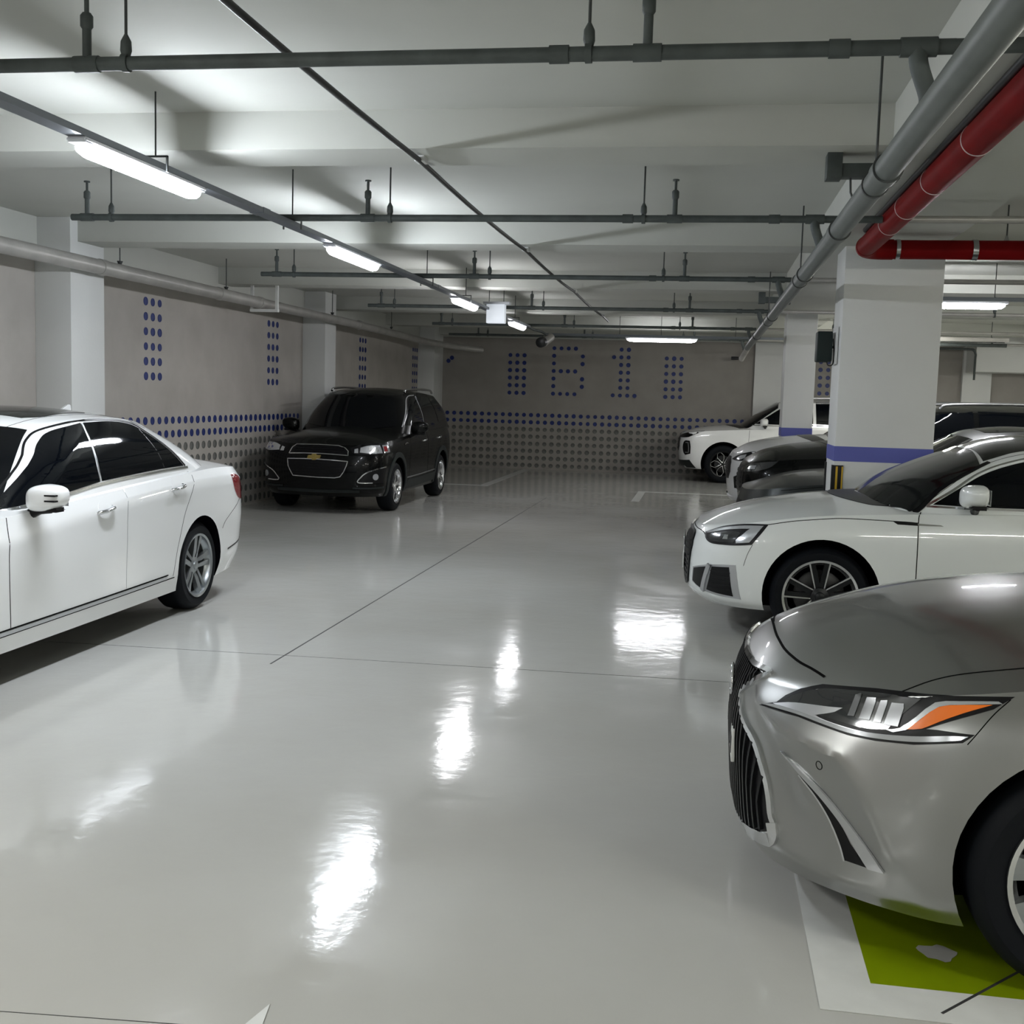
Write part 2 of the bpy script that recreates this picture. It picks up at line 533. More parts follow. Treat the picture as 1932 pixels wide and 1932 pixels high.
def hanger(parent, x, y, z0, top=ZS - 2.836):
    r = tube('hanger_rod', [(x, y, z0), (x, y, top)], 0.006, M['rod'], parent, n=8)
    bm = bmesh.new()
    add_tube(bm, [(x, y, z0 - .005), (x, y, z0 + .02), (x, y, z0 + .055), (x, y, z0 + .08)], [.014, .022, .020, .007], n=10)
    add_lathe_at(bm, x, y, z0)
    obj('clamp', bm, M['pipe_grey'], r, smooth=40)


def add_lathe_at(bm, x, y, z0):
    # ring of the clamp around the pipe
    c = Vector((x, y, z0 - .024))
    n = 14
    R1, R2, hw = 0.030, 0.034, 0.012
    rg = []
    for q, h in ((R1, -hw), (R2, -hw), (R2, hw), (R1, hw)):
        rg.append([bm.verts.new(c + Vector((h, q * math.cos(2 * PI * i / n), q * math.sin(2 * PI * i / n)))) for i in range(n)])
    for j in range(4):
        A, B = rg[j], rg[(j + 1) % 4]
        for i in range(n): bm.faces.new((A[i], A[(i + 1) % n], B[(i + 1) % n], B[i]))


where = ['nearest of the cross pipes, at the top of the view', 'second cross pipe from the viewer, behind the first beam',
         'third cross pipe from the viewer, left end above the wall pipe', 'fourth cross pipe from the viewer, level with the hanging white box',
         'fifth cross pipe from the viewer, just beyond the white box', 'sixth and farthest cross pipe, close to the back wall']
for i, (y, xa, xb) in enumerate(((4.16, -4.8, 6.0), (7.85, -4.62, 6.3), (11.60, -4.67, 6.3), (15.55, -4.69, 6.3), (19.25, -4.66, 6.3), (22.5, -5.1, 6.3))):
    z = 2.836
    r = 0.026 if i == 0 else 0.024
    t = empty('sprinkler_pipe', (0, y, z), 0, 'grey sprinkler pipe, ' + where[i], 'pipe', 'cross sprinkler pipes')
    tube('pipe', [(xa, 0, 0), (0.78, 0, 0)], r, M['pipe_grey'], t, n=14)
    for x in [xx for xx in (-4.50, -2.38, -0.253) if xx > xa]:
        riser(t, x, 0, 0, 0.258)
    for x in (-4.31, -2.22, -0.46):
        if x > xa: hanger_z = hanger(t, x, 0, r)
    for x in (-0.565, 0.40):
        tube('coupling', [(x - .035, 0, 0), (x + .035, 0, 0)], r + .006, M['pipe_grey'], t, n=14)
    for x in (-4.50, -2.38, -0.253):
        if x > xa: tube('tee', [(x - .05, 0, 0), (x + .05, 0, 0)], r + .005, M['pipe_grey'], t, n=14)
    tube('tee', [(0.60, 0, 0), (0.72, 0, 0)], r + .007, M['pipe_grey'], t, n=14)
    # drop into the main
    tube('drop_pipe', smooth_path([(0.66, 0, 0), (0.665, 0.0, -.06), (0.70, 0, -.16), (0.70, 0, -.20)], 4), r + .006, M['pipe_grey'], t)
    if y < 9.2:
        tube('right_branch', [(0.78, 0, 0.0), (1.085, 0, 0.0)], r, M['pipe_grey'], t, n=12)
        tube('right_branch', [(1.25, 0, 0.0), (xb, 0, 0.0)], r, M['pipe_wall'], t, n=12)
    else:
        tube('right_branch', [(0.78, 0, 0.0), (xb, 0, 0.0)], r, M['pipe_wall'], t, n=12)
    for x in (2.0, 3.6, 5.2):
        hanger(t, x, 0, r)
# main grey pipe along the aisle
t = empty('main_pipe', (0.70, 0, 2.60), 0, 'thick grey water main running lengthwise above the right-hand cars', 'pipe')
tube('pipe', [(0, -6, 0), (0, 20.6, 0.0)], 0.054, M['pipe_main'], t, n=28)
for y in (5.05, 6.75, 9.0, 13.2, 17.0):
    tube('coupling', [(0, y - .07, 0), (0, y + .07, 0)], 0.061, M['pipe_main'], t, n=28)
    tube('gasket', [(0, y - .075, 0), (0, y - .068, 0)], 0.063, M['rod'], t, n=28)
for y in (5.35, 9.4, 14.0):
    tube('hanger_rod', [(0.0, y, .055), (0.0, y, ZS - 2.6)], 0.006, M['rod'], t, n=8)
    tube('hanger_ring', [(0, y - .012, 0), (0, y + .012, 0)], 0.060, M['rod'], t, n=20)
tube('hose_end', smooth_path([(0, 20.6, 0), (0, 21.3, -.03), (-.03, 21.6, -.09), (-.06, 21.75, -.16)], 5), 0.05, M['pipe_wall'], t, n=16)

# grey steel saddle brackets bolted under the beams over the main
for nm, y, lab in (('saddle_bracket', 6.5, 'grey steel saddle bracket under the first beam behind the water main'),
                   ('saddle_bracket', 14.35, 'small grey saddle bracket under the third beam near the far end of the water main')):
    t = empty(nm, (0.78, y, ZB), 0, lab, 'bracket')
    box('cross_bar', -.17, .17, -.05, .05, -.125, -.055, M['pipe_grey'], t, bev=.004)
    box('bracket_foot', -.19, -.11, -.06, .06, -.135, 0.0, M['pipe_grey'], t, bev=.004)
    box('bracket_foot', .12, .19, -.06, .06, -.14, 0.0, M['pipe_grey'], t, bev=.004)
    tube('stub', [(-.06, 0, -.12), (-.055, 0, -.2), (-.03, 0, -.26)], .006, M['rod'], t, n=8)

# red fire main with an elbow in front of the pillar
t = empty('fire_main', (1.165, 9.35, 2.84), 0, 'red fire main turning a corner in front of the wide pillar', 'pipe')
R = 0.075
tube('pipe', [(0, -15, 0), (0, -.16, 0)], R, M['red'], t, n=32)
arc = [(0.16 - 0.16 * math.cos(a), -0.16 + 0.16 * math.sin(a), 0) for a in [PI / 2 * i / 8 for i in range(9)]]
tube('elbow', [(0, -.2, 0)] + arc + [(.22, 0, 0)], R + .003, M['red'], t, n=32)
tube('cross_run', [(.2, 0, 0), (5.2, 0, 0)], R - .002, M['red'], t, n=32)
for y in (-3.79, -2.81, -1.97, -1.30, -5.0, -6.2):
    tube('joint_ring', [(0, y - .005, 0), (0, y + .005, 0)], R + .0022, M['white_ring'], t, n=40)
tube('joint_ring', [(.24, 0, 0), (.27, 0, 0)], R + .003, M['steel'], t, n=32)
tube('steel_clamp', [(.80, 0, 0), (.84, 0, 0)], R + .004, M['steel'], t, n=32)
for x in (1.05, 3.0):
    rr = tube('hanger_rod', [(x, 0, R), (x, 0, ZS - 2.84)], .006, M['rod'], t, n=8)
    tube('rod_cone', [(x, 0, R - .004), (x, 0, R + .035)], [.022, .006], M['steel'], rr, n=12)
tube('hanger_rod', [(.06, -3.9, .05), (.06, -3.9, ZS - 2.84)], .006, M['rod'], t, n=8)
tube('rear_conduit', [(-.055, -15, .075), (-.055, -.5, .075)], 0.02, M['cable'], t, n=10)

# big pale pipe along the left wall
t = empty('wall_pipe', (-5.76, 0, 2.745), 0, 'large pale grey drain pipe hung along the left wall', 'pipe')
tube('pipe', [(0, -8, 0), (0, 8.8, 0), (0, 14.2, 0)], 0.070, M['pipe_wall'], t, n=24)
tube('pipe', smooth_path([(0, 14.2, .0), (0, 18.0, .0), (0, 22.2, -.02), (0.12, 23.2, -.05), (0.55, 24.1, -.10), (.95, 24.5, -.13)], 6), 0.064, M['pipe_wall'], t, n=24)
for y in (4.2, 10.3, 13.0, 14.25, 18.6):
    tube('coupling', [(0, y - .05, 0), (0, y + .05, 0)], 0.077, M['pipe_wall'], t, n=24)
for y in (10.65, 13.2, 17.2, 20.6):
    rr = tube('hanger_rod', [(0, y, .07), (0, y, ZS - 2.745)], .006, M['rod'], t, n=8)
    tube('rod_cone', [(0, y, .06), (0, y, .10)], [.012, .03], M['rod'], rr, n=10)
b = empty('trapeze_hanger', (-5.76, 14.3, 2.745), 0, 'white steel trapeze hanger carrying the wall pipe above the blue disc column', 'bracket')
box('cross_bar', -.14, .24, -.03, .03, -.115, -.078, M['column'], b)
for x in (-.12, .22): box('upright', x - .018, x + .018, -.018, .018, -.08, ZS - 2.745, M['column'], b)

# thin black cable stretched under the beams, with a clip at each beam
t = empty('ceiling_cable', (-1.66, 0, 2.945), 0, 'thin black cable running lengthwise under the beams between the two lamp rows', 'cable')
pts = []
ys = [-1.0, 2.6, 6.5, 10.4, 14.33, 18.4]
for a, b2 in zip(ys, ys[1:]):
    for j in range(6):
        q = j / 6
        pts.append((0.0, a + (b2 - a) * q, -0.02 * 4 * q * (1 - q)))
pts.append((0, 18.4, 0)); pts.append((.02, 19.2, -.03))
tube('cable_run', pts, .015, M['cable'], t, n=8)
for y in ys[1:]:
    box('clip', -.03, .03, y - .05, y + .05, -.008, .026, M['column'], t, bev=.005)


# ---- lamp rows
def lamp(loc, rz, label, L=1.26, glow_m='lamp_glow'):
    t = empty('strip_lamp', loc, rz, label, 'lamp', 'strip lamps')
    bm = bmesh.new()
    n, hl = 10, L / 2
    prof = [(-hl, .012), (-hl + .03, .034), (-hl + .09, .044), (hl - .09, .044), (hl - .03, .034), (hl, .012)]
    rings = []
    for yy, r in prof:
        rings.append([bm.verts.new((r * 1.15 * math.cos(PI - .1 + (PI + .2) * k / n), yy, r * math.sin(PI - .1 + (PI + .2) * k / n) - .012)) for k in range(n + 1)])
    for A, B in zip(rings, rings[1:]):
        for i in range(n): bm.faces.new((A[i], A[i + 1], B[i + 1], B[i]))
    bm.faces.new(rings[0]); bm.faces.new(rings[-1][::-1])
    bmesh.ops.recalc_face_normals(bm, faces=bm.faces[:])
    obj('diffuser', bm, M[glow_m], t, smooth=60)
    bm = bmesh.new()
    add_box(bm, -.052, .052, -hl - .03, hl + .03, 0.0, .026)
    bmesh.ops.bevel(bm, geom=bm.edges[:], offset=.008, segments=2, affect='EDGES')
    obj('lamp_body', bm, M['lamp_body'], t, smooth=50)
    return t


rl = empty('lamp_raceway', (-2.95, 0, 2.792), 0, 'long grey metal raceway carrying the row of strip lamps lengthwise', 'raceway')
bm = bmesh.new(); add_box(bm, -.046, .046, -7, 18.9, -.016, .016); obj('channel', bm, M['raceway'], rl)
for y in (-3, 1.0, 4.0, 5.84, 7.9, 11.9, 13.9, 17.6):
    rr = tube('hanger_rod', [(0, y, .05), (0, y, ZS - 2.792)], .005, M['rod'], rl, n=8)
    bm = bmesh.new()
    add_box(bm, -.07, .07, y - .008, y + .008, .048, .056)
    add_box(bm, -.07, -.062, y - .008, y + .008, -.03, .056)
    add_box(bm, .062, .07, y - .008, y + .008, -.03, .056)
    obj('stirrup', bm, M['rod'], rr)
for y in (7.3, 12.3): box('raceway_joint', -.049, .049, y - .06, y + .06, -.019, .019, M['raceway'], rl)
lab = ['nearest strip lamp of the long row, large and bright at the upper left', 'second strip lamp of the long row, below the second cross pipe',
       'third strip lamp of the long row, left of the hanging white box', 'fourth strip lamp of the long row, right of the hanging white box']
for y, l, gm in zip((5.71, 9.36, 13.87, 17.84), lab, ('lamp_glow', 'lamp_glow', 'lamp_weak', 'lamp_far')):
    lamp((-2.95, y, 2.749), 0, l, glow_m=gm)
for y, l in ((1.5, 'strip lamp of the long row just left of the camera, outside the view'), (-2.3, 'strip lamp of the long row some steps behind the camera'), (-6.0, 'last strip lamp of the long row, far behind the camera')):
    lamp((-2.95, y, 2.749), 0, l, glow_m='lamp_neutral')

fx = empty('lamp_raceway', (-1.9, 21.25, 2.80), 0, 'short grey raceway running crosswise near the back wall above a lit lamp', 'raceway')
bm = bmesh.new(); add_box(bm, -1.1, 3.9, -.03, .03, -.02, .02); obj('channel', bm, M['raceway'], fx)
for x in (0.3, 1.06, 2.4): tube('hanger_rod', [(x, 0, .02), (x, 0, ZS - 2.8)], .005, M['rod'], fx, n=8)
lamp((-0.83, 21.25, 2.752), PI / 2, 'crosswise strip lamp glowing near the back wall above the digit on it', glow_m='lamp_far')
fx = empty('lamp_raceway', (2.5, 13.0, 2.80), 0, 'grey raceway running crosswise right of the wide pillar above a lit lamp', 'raceway')
bm = bmesh.new(); add_box(bm, -.9, 7.5, -.03, .03, -.02, .02); obj('channel', bm, M['raceway'], fx)
for x in (-.6, .5, 2.0, 5.0): tube('hanger_rod', [(x, 0, .02), (x, 0, ZS - 2.8)], .005, M['rod'], fx, n=8)
lamp((2.48, 13.0, 2.752), PI / 2, 'crosswise strip lamp glowing right of the wide pillar', glow_m='lamp_weak')
fx = empty('lamp_raceway', (2.5, 1.0, 2.80), 0, 'grey raceway outside the view on the right', 'raceway')
bm = bmesh.new(); add_box(bm, -.9, 7.5, -.03, .03, -.02, .02); obj('channel', bm, M['raceway'], fx)
fx = empty('lamp_raceway', (2.7, 19.9, 2.80), 0, 'added short grey raceway between the two pillars, carrying the added fill lamp', 'raceway')  # added only to hold the fill lamp behind the wide pillar
bm = bmesh.new(); add_box(bm, -.6, 1.0, -.03, .03, -.02, .02); obj('channel', bm, M['raceway'], fx)
for x in (-.4, .8): tube('hanger_rod', [(x, 0, .02), (x, 0, ZS - 2.8)], .005, M['rod'], fx, n=8)
for p in ((5.6, 13.0, 'second crosswise lamp to the right of the wide pillar, outside the view'), (3.3, 1.0, 'crosswise lamp beside the nearest silver sedan, outside the view'),
          (5.9, 1.0, 'crosswise lamp beyond the tail of the nearest silver sedan, outside the view'), (3.3, -5.0, 'crosswise lamp behind the camera on the right'),
          (6.0, 6.4, 'crosswise lamp over the tail of the white coupe-like sedan, outside the view'), (8.6, 10.0, 'crosswise lamp near the right wall, outside the view'),
          (8.6, 19.5, 'crosswise lamp near the right wall by the far soffit, outside the view'), (2.95, 19.9, 'added fill lamp over the far tall vehicles, unseen behind the wide pillar')):  # the last one is an added, unseen lamp brightening the far cars
    lamp((p[0], p[1], 2.752), PI / 2, p[2], glow_m='lamp_warm')

# white box hanging from the raceway
t = empty('hanging_box', (-2.82, 15.28, 2.60), 0, 'blank white square box hanging from the raceway between two strip lamps', 'sign box')
box('box_body', -.125, .125, -.06, .06, 0.0, .25, M['sign_glow'], t, bev=.006)
box('top_plate', -.17, .19, -.07, .07, .25, .285, M['white_plastic'], t, bev=.003)
for x in (-.1, .1): tube('hanger_rod', [(x, 0, .28), (x, 0, ZS - 2.60)], .005, M['rod'], t, n=8)

# camera / horn at the end of the raceway
t = empty('surveillance_camera', (-2.795, 19.7, 2.585), 0, 'dark round surveillance camera in a grey housing at the end of the raceway', 'camera')
d = Vector((-.10, -.42, -.05))
bm = bmesh.new(); add_tube(bm, [(.08, .36, .10), (.0, 0.05, .0), (-.02, -.06, -.01)], [.07, .088, .088], n=22); obj('housing', bm, M['pipe_wall'], t, smooth=40)
bm = bmesh.new(); add_tube(bm, [(-.015, -.03, -.005), (-.03, -.12, -.02), (-.032, -.14, -.022)], [.093, .088, .05], n=22); obj('lens_hood', bm, M['black_plastic'], t, smooth=40)
tube('mount', [(.07, .30, .10), (-.03, .0, .17), (-.13, -.3, .185), (-.155, -.83, .20)], .02, M['pipe_grey'], t)

# little wall sensors
t = empty('wall_sensor', (0.62, 25.2, 2.55), 0, 'small dark sensor with a bent pipe stub high on the back wall', 'sensor')
box('sensor_body', -.10, .06, -.05, .05, 0, .07, M['trim_black'], t, bev=.01)
tube('arm', smooth_path([(.05, 0, .04), (.14, 0, .07), (.2, .0, .15), (.24, .2, .2)], 4), .018, M['pipe_wall'], t)

# speaker hung beside the pillar
t = empty('wall_speaker', (1.02, 10.32, 2.0), 0, 'dark green box speaker fixed to the side of the wide pillar', 'speaker')
box('cabinet', -.085, .045, -.10, .10, 0, .26, M['speaker_green'], t, bev=.014)
box('back_plate', .066, .084, -.14, .14, -.02, .30, M['column'], t)
tube('bracket_arm', [(.03, 0, .13), (.07, 0, .13)], .012, M['rod'], t)
tube('cord', smooth_path([(.0, -.06, .01), (.02, -.06, -.03), (.055, -.06, -.02), (.065, -.06, .06), (.05, -.06, .2)], 5), .005, M['cable'], t, n=8)

# cable tray and thin pipe seen through the gap at the far right
t = empty('cable_tray', (4.4, 20.4, 2.80), 0, 'grey cable tray with pipes ending at the far right beside the pale soffit', 'cable tray')
box('tray_rail', -1.4, 0.55, -.15, -.13, -.04, .03, M['pipe_wall'], t)
box('tray_rail', -1.4, 0.55, .13, .15, -.04, .03, M['pipe_grey'], t)
for i in range(9): box('rung', -1.35 + .22 * i, -1.32 + .22 * i, -.13, .13, -.035, -.02, M['pipe_grey'], t)
for x in (-1.0, .3): tube('hanger_rod', [(x, 0, -.04), (x, 0, ZS - 2.8)], .006, M['rod'], t, n=8)
tube('tray_pipe', [(-1.4, .0, -.09), (.55, .0, -.09)], .03, M['pipe_grey'], t)
t = empty('drop_pipe', (5.38, 24.575, 2.85), 0, 'thin grey pipe bending down along the far pale column', 'pipe')
tube('pipe_run', smooth_path([(-1.8, 0, 0), (-.2, 0, 0), (-.05, 0, -.02), (0, 0, -.1), (0, 0, -.2), (0, 0, -.62)], 4), .022, M['pipe_grey'], t)

# ================================================================== CAR LIBRARY
def curve(pts):
    """monotone-ish cubic through (x, v) points, constant outside."""
    pts = sorted(pts)
    X = [p[0] for p in pts]; Y = [p[1] for p in pts]
    n = len(X)
    d = [(Y[i + 1] - Y[i]) / (X[i + 1] - X[i]) for i in range(n - 1)]
    m = [0.0] * n
    if n > 1:
        m[0], m[-1] = d[0], d[-1]
    for i in range(1, n - 1):
        m[i] = 0 if d[i - 1] * d[i] <= 0 else 2 * d[i - 1] * d[i] / (d[i - 1] + d[i])

    def f(x):
        if x <= X[0]: return Y[0]
        if x >= X[-1]: return Y[-1]
        for i in range(n - 1):
            if x <= X[i + 1]:
                h = X[i + 1] - X[i]; t = (x - X[i]) / h
                return (Y[i] * (1 + 2 * t) * (1 - t) ** 2 + m[i] * h * t * (1 - t) ** 2
                        + Y[i + 1] * t * t * (3 - 2 * t) + m[i + 1] * h * t * t * (t - 1))
    return f


def resample(P, n):
    """n+1 points evenly spaced by length along polyline P."""
    L = [0]
    for a, b in zip(P, P[1:]): L.append(L[-1] + (Vector(b) - Vector(a)).length)
    out, j = [], 0
    for i in range(n + 1):
        s = L[-1] * i / n
        while j < len(P) - 2 and L[j + 1] < s: j += 1
        t = (s - L[j]) / max(1e-9, L[j + 1] - L[j])
        out.append(Vector(P[j]).lerp(Vector(P[j + 1]), min(1, max(0, t))))
    return out


def half_contour(row, nF, nS, nR):
    """row: xf, xr, w, fp, rp, z (curve), side (curve multiplier)."""
    w, xf, xr = row['w'], row['xf'], row['xr']
    fp = [Vector((xf - s, w * y, 0)) for y, s in row['fp']]
    rp = [Vector((xr + s, w * y, 0)) for y, s in row['rp']]
    F = resample(smooth_path(fp, 8), nF)
    Rr = resample(smooth_path(rp, 8), nR)
    a, b = F[-1], Rr[-1]
    S = [a.lerp(b, i / nS) for i in range(1, nS)]
    P = F + S + Rr[::-1]
    side = row.get('side')
    out = []
    for p in P:
        k = side(p.x) if side else 1.0
        out.append(Vector((p.x, p.y * k, row['z'](p.x))))
    return out


def loft(rows, zc, p=2.0, nF=26, nS=60, nR=20, sub=4, nD=9, bump=None, warp=None, under=False):
    """closed car-body mesh from horizontal rows (bottom to top) and a crowned deck."""
    A = [half_contour(r, nF, nS, nR) for r in rows]
    sharp = [bool(r.get('sharp')) for r in rows]
    grid = []
    n = len(A)
    for r in range(n - 1):
        for j in range(sub):
            t = j / sub
            ring = []
            for i in range(len(A[0])):
                b, c = A[r][i], A[r + 1][i]
                a = A[r - 1][i] if r > 0 and not sharp[r] else b * 2 - c
                d = A[r + 2][i] if r + 2 < n and not sharp[r + 1] else c * 2 - b
                ring.append(0.5 * ((2 * b) + (c - a) * t + (2 * a - 5 * b + 4 * c - d) * t * t + (3 * b - a - 3 * c + d) * t ** 3))
            grid.append(ring)
    grid.append(A[-1])
    top = A[-1]
    zcf = curve(zc)
    for q in range(1, nD + 1):
        s = q / nD
        s = s * s * 0.35 + s * 0.65
        ring = []
        for v in top:
            z = v.z + (zcf(v.x) - v.z) * (1 - (1 - s) ** p)
            y = v.y * (1 - s)
            if bump: z += bump(v.x, y, s)
            ring.append(Vector((v.x, y, z)))
        grid.append(ring)
    if warp: grid = [[warp(v) for v in ring] for ring in grid]
    grid.insert(0, [Vector((v.x, 0, v.z)) for v in A[0]])
    bm = bmesh.new()
    for sgn in (1, -1):
        V = [[bm.verts.new((v.x, v.y * sgn, v.z)) for v in ring] for ring in grid]
        for r in range(len(V) - 1):
            for i in range(len(V[0]) - 1):
                q = (V[r][i], V[r][i + 1], V[r + 1][i + 1], V[r + 1][i])
                bm.faces.new(q if sgn < 0 else q[::-1]).material_index = 1 if (r == 0 and under) else 0
    bmesh.ops.remove_doubles(bm, verts=bm.verts[:], dist=0.0004)
    bmesh.ops.dissolve_degenerate(bm, edges=bm.edges[:], dist=0.0001)
    bmesh.ops.recalc_face_normals(bm, faces=bm.faces[:])
    return bm


def bool_cut(me, cutter_bms):
    """subtract closed cutter meshes from me; returns new mesh (slot 1 on the cut faces)."""
    a = bpy.data.objects.new('tmp_a', me); COL.objects.link(a)
    made = [a]
    for cb in cutter_bms:
        cm = bpy.data.meshes.new('tmp_c'); cb.to_mesh(cm); cb.free()
        for mm in me.materials: cm.materials.append(mm)
        for pp in cm.polygons: pp.material_index = 1
        c = bpy.data.objects.new('tmp_c', cm); COL.objects.link(c); made.append(c)
        md = a.modifiers.new('b', 'BOOLEAN'); md.operation = 'DIFFERENCE'; md.object = c; md.solver = 'EXACT'
    dg = bpy.context.evaluated_depsgraph_get()
    dg.update()
    res = bpy.data.meshes.new_from_object(a.evaluated_get(dg))
    for o in made: bpy.data.objects.remove(o, do_unlink=True)
    return res


class Surf:
    """ray-castable copy of one or more bmeshes for laying panels on."""
    def __init__(self, *bms):
        self.trees = [BVHTree.FromBMesh(b) for b in bms]

    def hit(self, plane, a, b):
        if plane == 'side': o, d = Vector((a, 3, b)), Vector((0, -1, 0))
        elif plane == 'front': o, d = Vector((6, a, b)), Vector((-1, 0, 0))
        elif plane == 'rear': o, d = Vector((-9, a, b)), Vector((1, 0, 0))
        elif plane == 'top': o, d = Vector((a, b, 4)), Vector((0, 0, -1))
        elif plane == 'corner': o, d = Vector((0, 0, b)) + Vector((0.70710678, 0.70710678, 0)) * 5 + Vector((-0.70710678, 0.70710678, 0)) * a, Vector((-0.70710678, -0.70710678, 0))
        best = None
        for t in self.trees:
            h = t.ray_cast(o, d)
            if h[0] is not None and (best is None or h[3] < best[2]):
                n = h[1]
                if n.dot(d) > 0: n = -n
                best = (h[0], n, h[3])
        return best


def dens(P, step, closed=True):
    out = []
    m = len(P)
    for i in range(m if closed else m - 1):
        a, b = Vector(P[i]), Vector(P[(i + 1) % m])
        k = max(1, int(math.ceil((b - a).length / step)))
        out += [a.lerp(b, j / k) for j in range(k)]
    if not closed: out.append(Vector(P[-1]))
    return out


def inside(p, P):
    c = False
    j = len(P) - 1
    for i in range(len(P)):
        if (P[i][1] > p[1]) != (P[j][1] > p[1]) and p[0] < (P[j][0] - P[i][0]) * (p[1] - P[i][1]) / (P[j][1] - P[i][1]) + P[i][0]:
            c = not c
        j = i
    return c


def patch(surf, plane, pts, off=0.002, step=0.05, smooth=True, skirt=0.012, dome=0.0):
    """bmesh of a panel with outline pts (plane coordinates) laid on the surface, raised by off."""
    P = [Vector((p[0], p[1])) for p in pts]
    if smooth:
        m = len(P)
        out = []
        for i in range(m):
            a, b, c, d = P[i - 1], P[i], P[(i + 1) % m], P[(i + 2) % m]
            k = max(1, min(8, int((c - b).length / 0.02)))
            sharp_b = (b - a).length > 1e-6 and (c - b).length > 1e-6 and (b - a).angle(c - b) > 0.75
            sharp_c = (d - c).length > 1e-6 and (c - b).length > 1e-6 and (c - b).angle(d - c) > 0.75
            a2 = b * 2 - c if sharp_b else a
            d2 = c * 2 - b if sharp_c else d
            for j in range(k):
                t = j / k
                out.append(0.5 * ((2 * b) + (c - a2) * t + (2 * a2 - 5 * b + 4 * c - d2) * t * t + (3 * b - a2 - 3 * c + d2) * t ** 3))
        P = out
    P = dens(P, step)
    x0, x1 = min(p.x for p in P), max(p.x for p in P)
    y0, y1 = min(p.y for p in P), max(p.y for p in P)
    inner = []
    nx, ny = int((x1 - x0) / step) + 2, int((y1 - y0) / step) + 2
    for i in range(nx):
        for j in range(ny):
            q = Vector((x0 + step * (i + .37), y0 + step * (j + .41)))
            if inside(q, P) and min((q - e).length for e in P) > step * 0.4: inner.append(q)
    nb = len(P)
    vs, ed, fc, _, _, _ = delaunay_2d_cdt(P + inner, [(i, (i + 1) % nb) for i in range(nb)], [], 1, 1e-6)
    bm = bmesh.new()
    V = []
    for q in vs:
        h = surf.hit(plane, q.x, q.y)
        V.append(None if h is None else (bm.verts.new(h[0] + h[1] * off), h[1], h[0]))
    bm.verts.ensure_lookup_table()
    for f in fc:
        if all(V[i] is not None for i in f):
            try: bm.faces.new([V[i][0] for i in f])
            except ValueError: pass
    bmesh.ops.recalc_face_normals(bm, faces=bm.faces[:])
    # outward orientation
    s = sum(f.normal.dot(V0n) for f, V0n in [(f, Vector((f.calc_center_median().x * .2, f.calc_center_median().y, 0.3))) for f in bm.faces]) if bm.faces else 0
    if s < 0: bmesh.ops.reverse_faces(bm, faces=bm.faces[:])
    if skirt:
        nrm = {v[0]: v[1] for v in V if v}
        be = [e for e in bm.edges if len(e.link_faces) == 1]
        low = {}
        for e in be:
            for v in e.verts:
                if v not in low: low[v] = bm.verts.new(v.co - nrm.get(v, Vector((0, 0, 1))) * skirt)
        for e in be:
            a, b = e.verts
            try: bm.faces.new((a, b, low[b], low[a]))
            except ValueError: pass
    bm.normal_update()
    return bm


def mirror_bm(bm):
    for v in bm.verts: v.co.y = -v.co.y
    bmesh.ops.reverse_faces(bm, faces=bm.faces[:])
    return bm


def panel(name, surf, plane, pts, m, parent, off=0.002, step=0.05, both=True, smooth=True, label=None, skirt=0.012, angle=40):
    """one panel on the left side and, if both, its twin on the right."""
    bm = patch(surf, plane, pts, off, step, smooth, skirt)
    b2 = bm.copy() if both else None
    o = obj(name, bm, m, parent, smooth=angle)
    if label: o['label'] = label
    if both:
        mirror_bm(b2)
        o2 = obj(name, b2, m, parent, smooth=angle)
        if label: o2['label'] = label
        return o, o2
    return o, None


def ribbon(surf, plane, path, wdt, off=0.0012, step=0.03, smooth=True, closed=False):
    """thin strip following a path drawn in a plane, laid on the surface."""
    P = [Vector((p[0], p[1], 0)) for p in path]
    if smooth and len(P) > 2 and not closed: P = smooth_path(P, 6)
    P = dens(P, step, closed)
    H = []
    for q in P:
        h = surf.hit(plane, q.x, q.y)
        if h: H.append((h[0], h[1]))
    bm = bmesh.new()
    prev = None
    first = None
    n = len(H)
    for i in range(n):
        c, nn = H[i]
        if closed: t = H[(i + 1) % n][0] - H[i - 1][0]
        else: t = H[min(i + 1, n - 1)][0] - H[max(i - 1, 0)][0]
        s = t.cross(nn).normalized() * wdt / 2
        cur = [bm.verts.new(c + s - nn * .004), bm.verts.new(c + s + nn * off), bm.verts.new(c - s + nn * off), bm.verts.new(c - s - nn * .004)]
        if prev and (c - H[i - 1][0]).length < 0.25:
            for a in range(3): bm.faces.new((prev[a], prev[a + 1], cur[a + 1], cur[a]))
        prev = cur
        if first is None: first = cur
    if closed:
        for a in range(3): bm.faces.new((prev[a], prev[a + 1], first[a + 1], first[a]))
    bmesh.ops.recalc_face_normals(bm, faces=bm.faces[:])
    return bm


def strip(name, surf, plane, path, wdt, m, parent, off=0.0012, both=True, smooth=True, closed=False, label=None, angle=50):
    bm = ribbon(surf, plane, path, wdt, off, smooth=smooth, closed=closed)
    b2 = bm.copy() if both else None
    o = obj(name, bm, m, parent, smooth=angle)
    if label: o['label'] = label
    if both:
        mirror_bm(b2)
        o2 = obj(name, b2, m, parent, smooth=angle)
        if label: o2['label'] = label
    return o


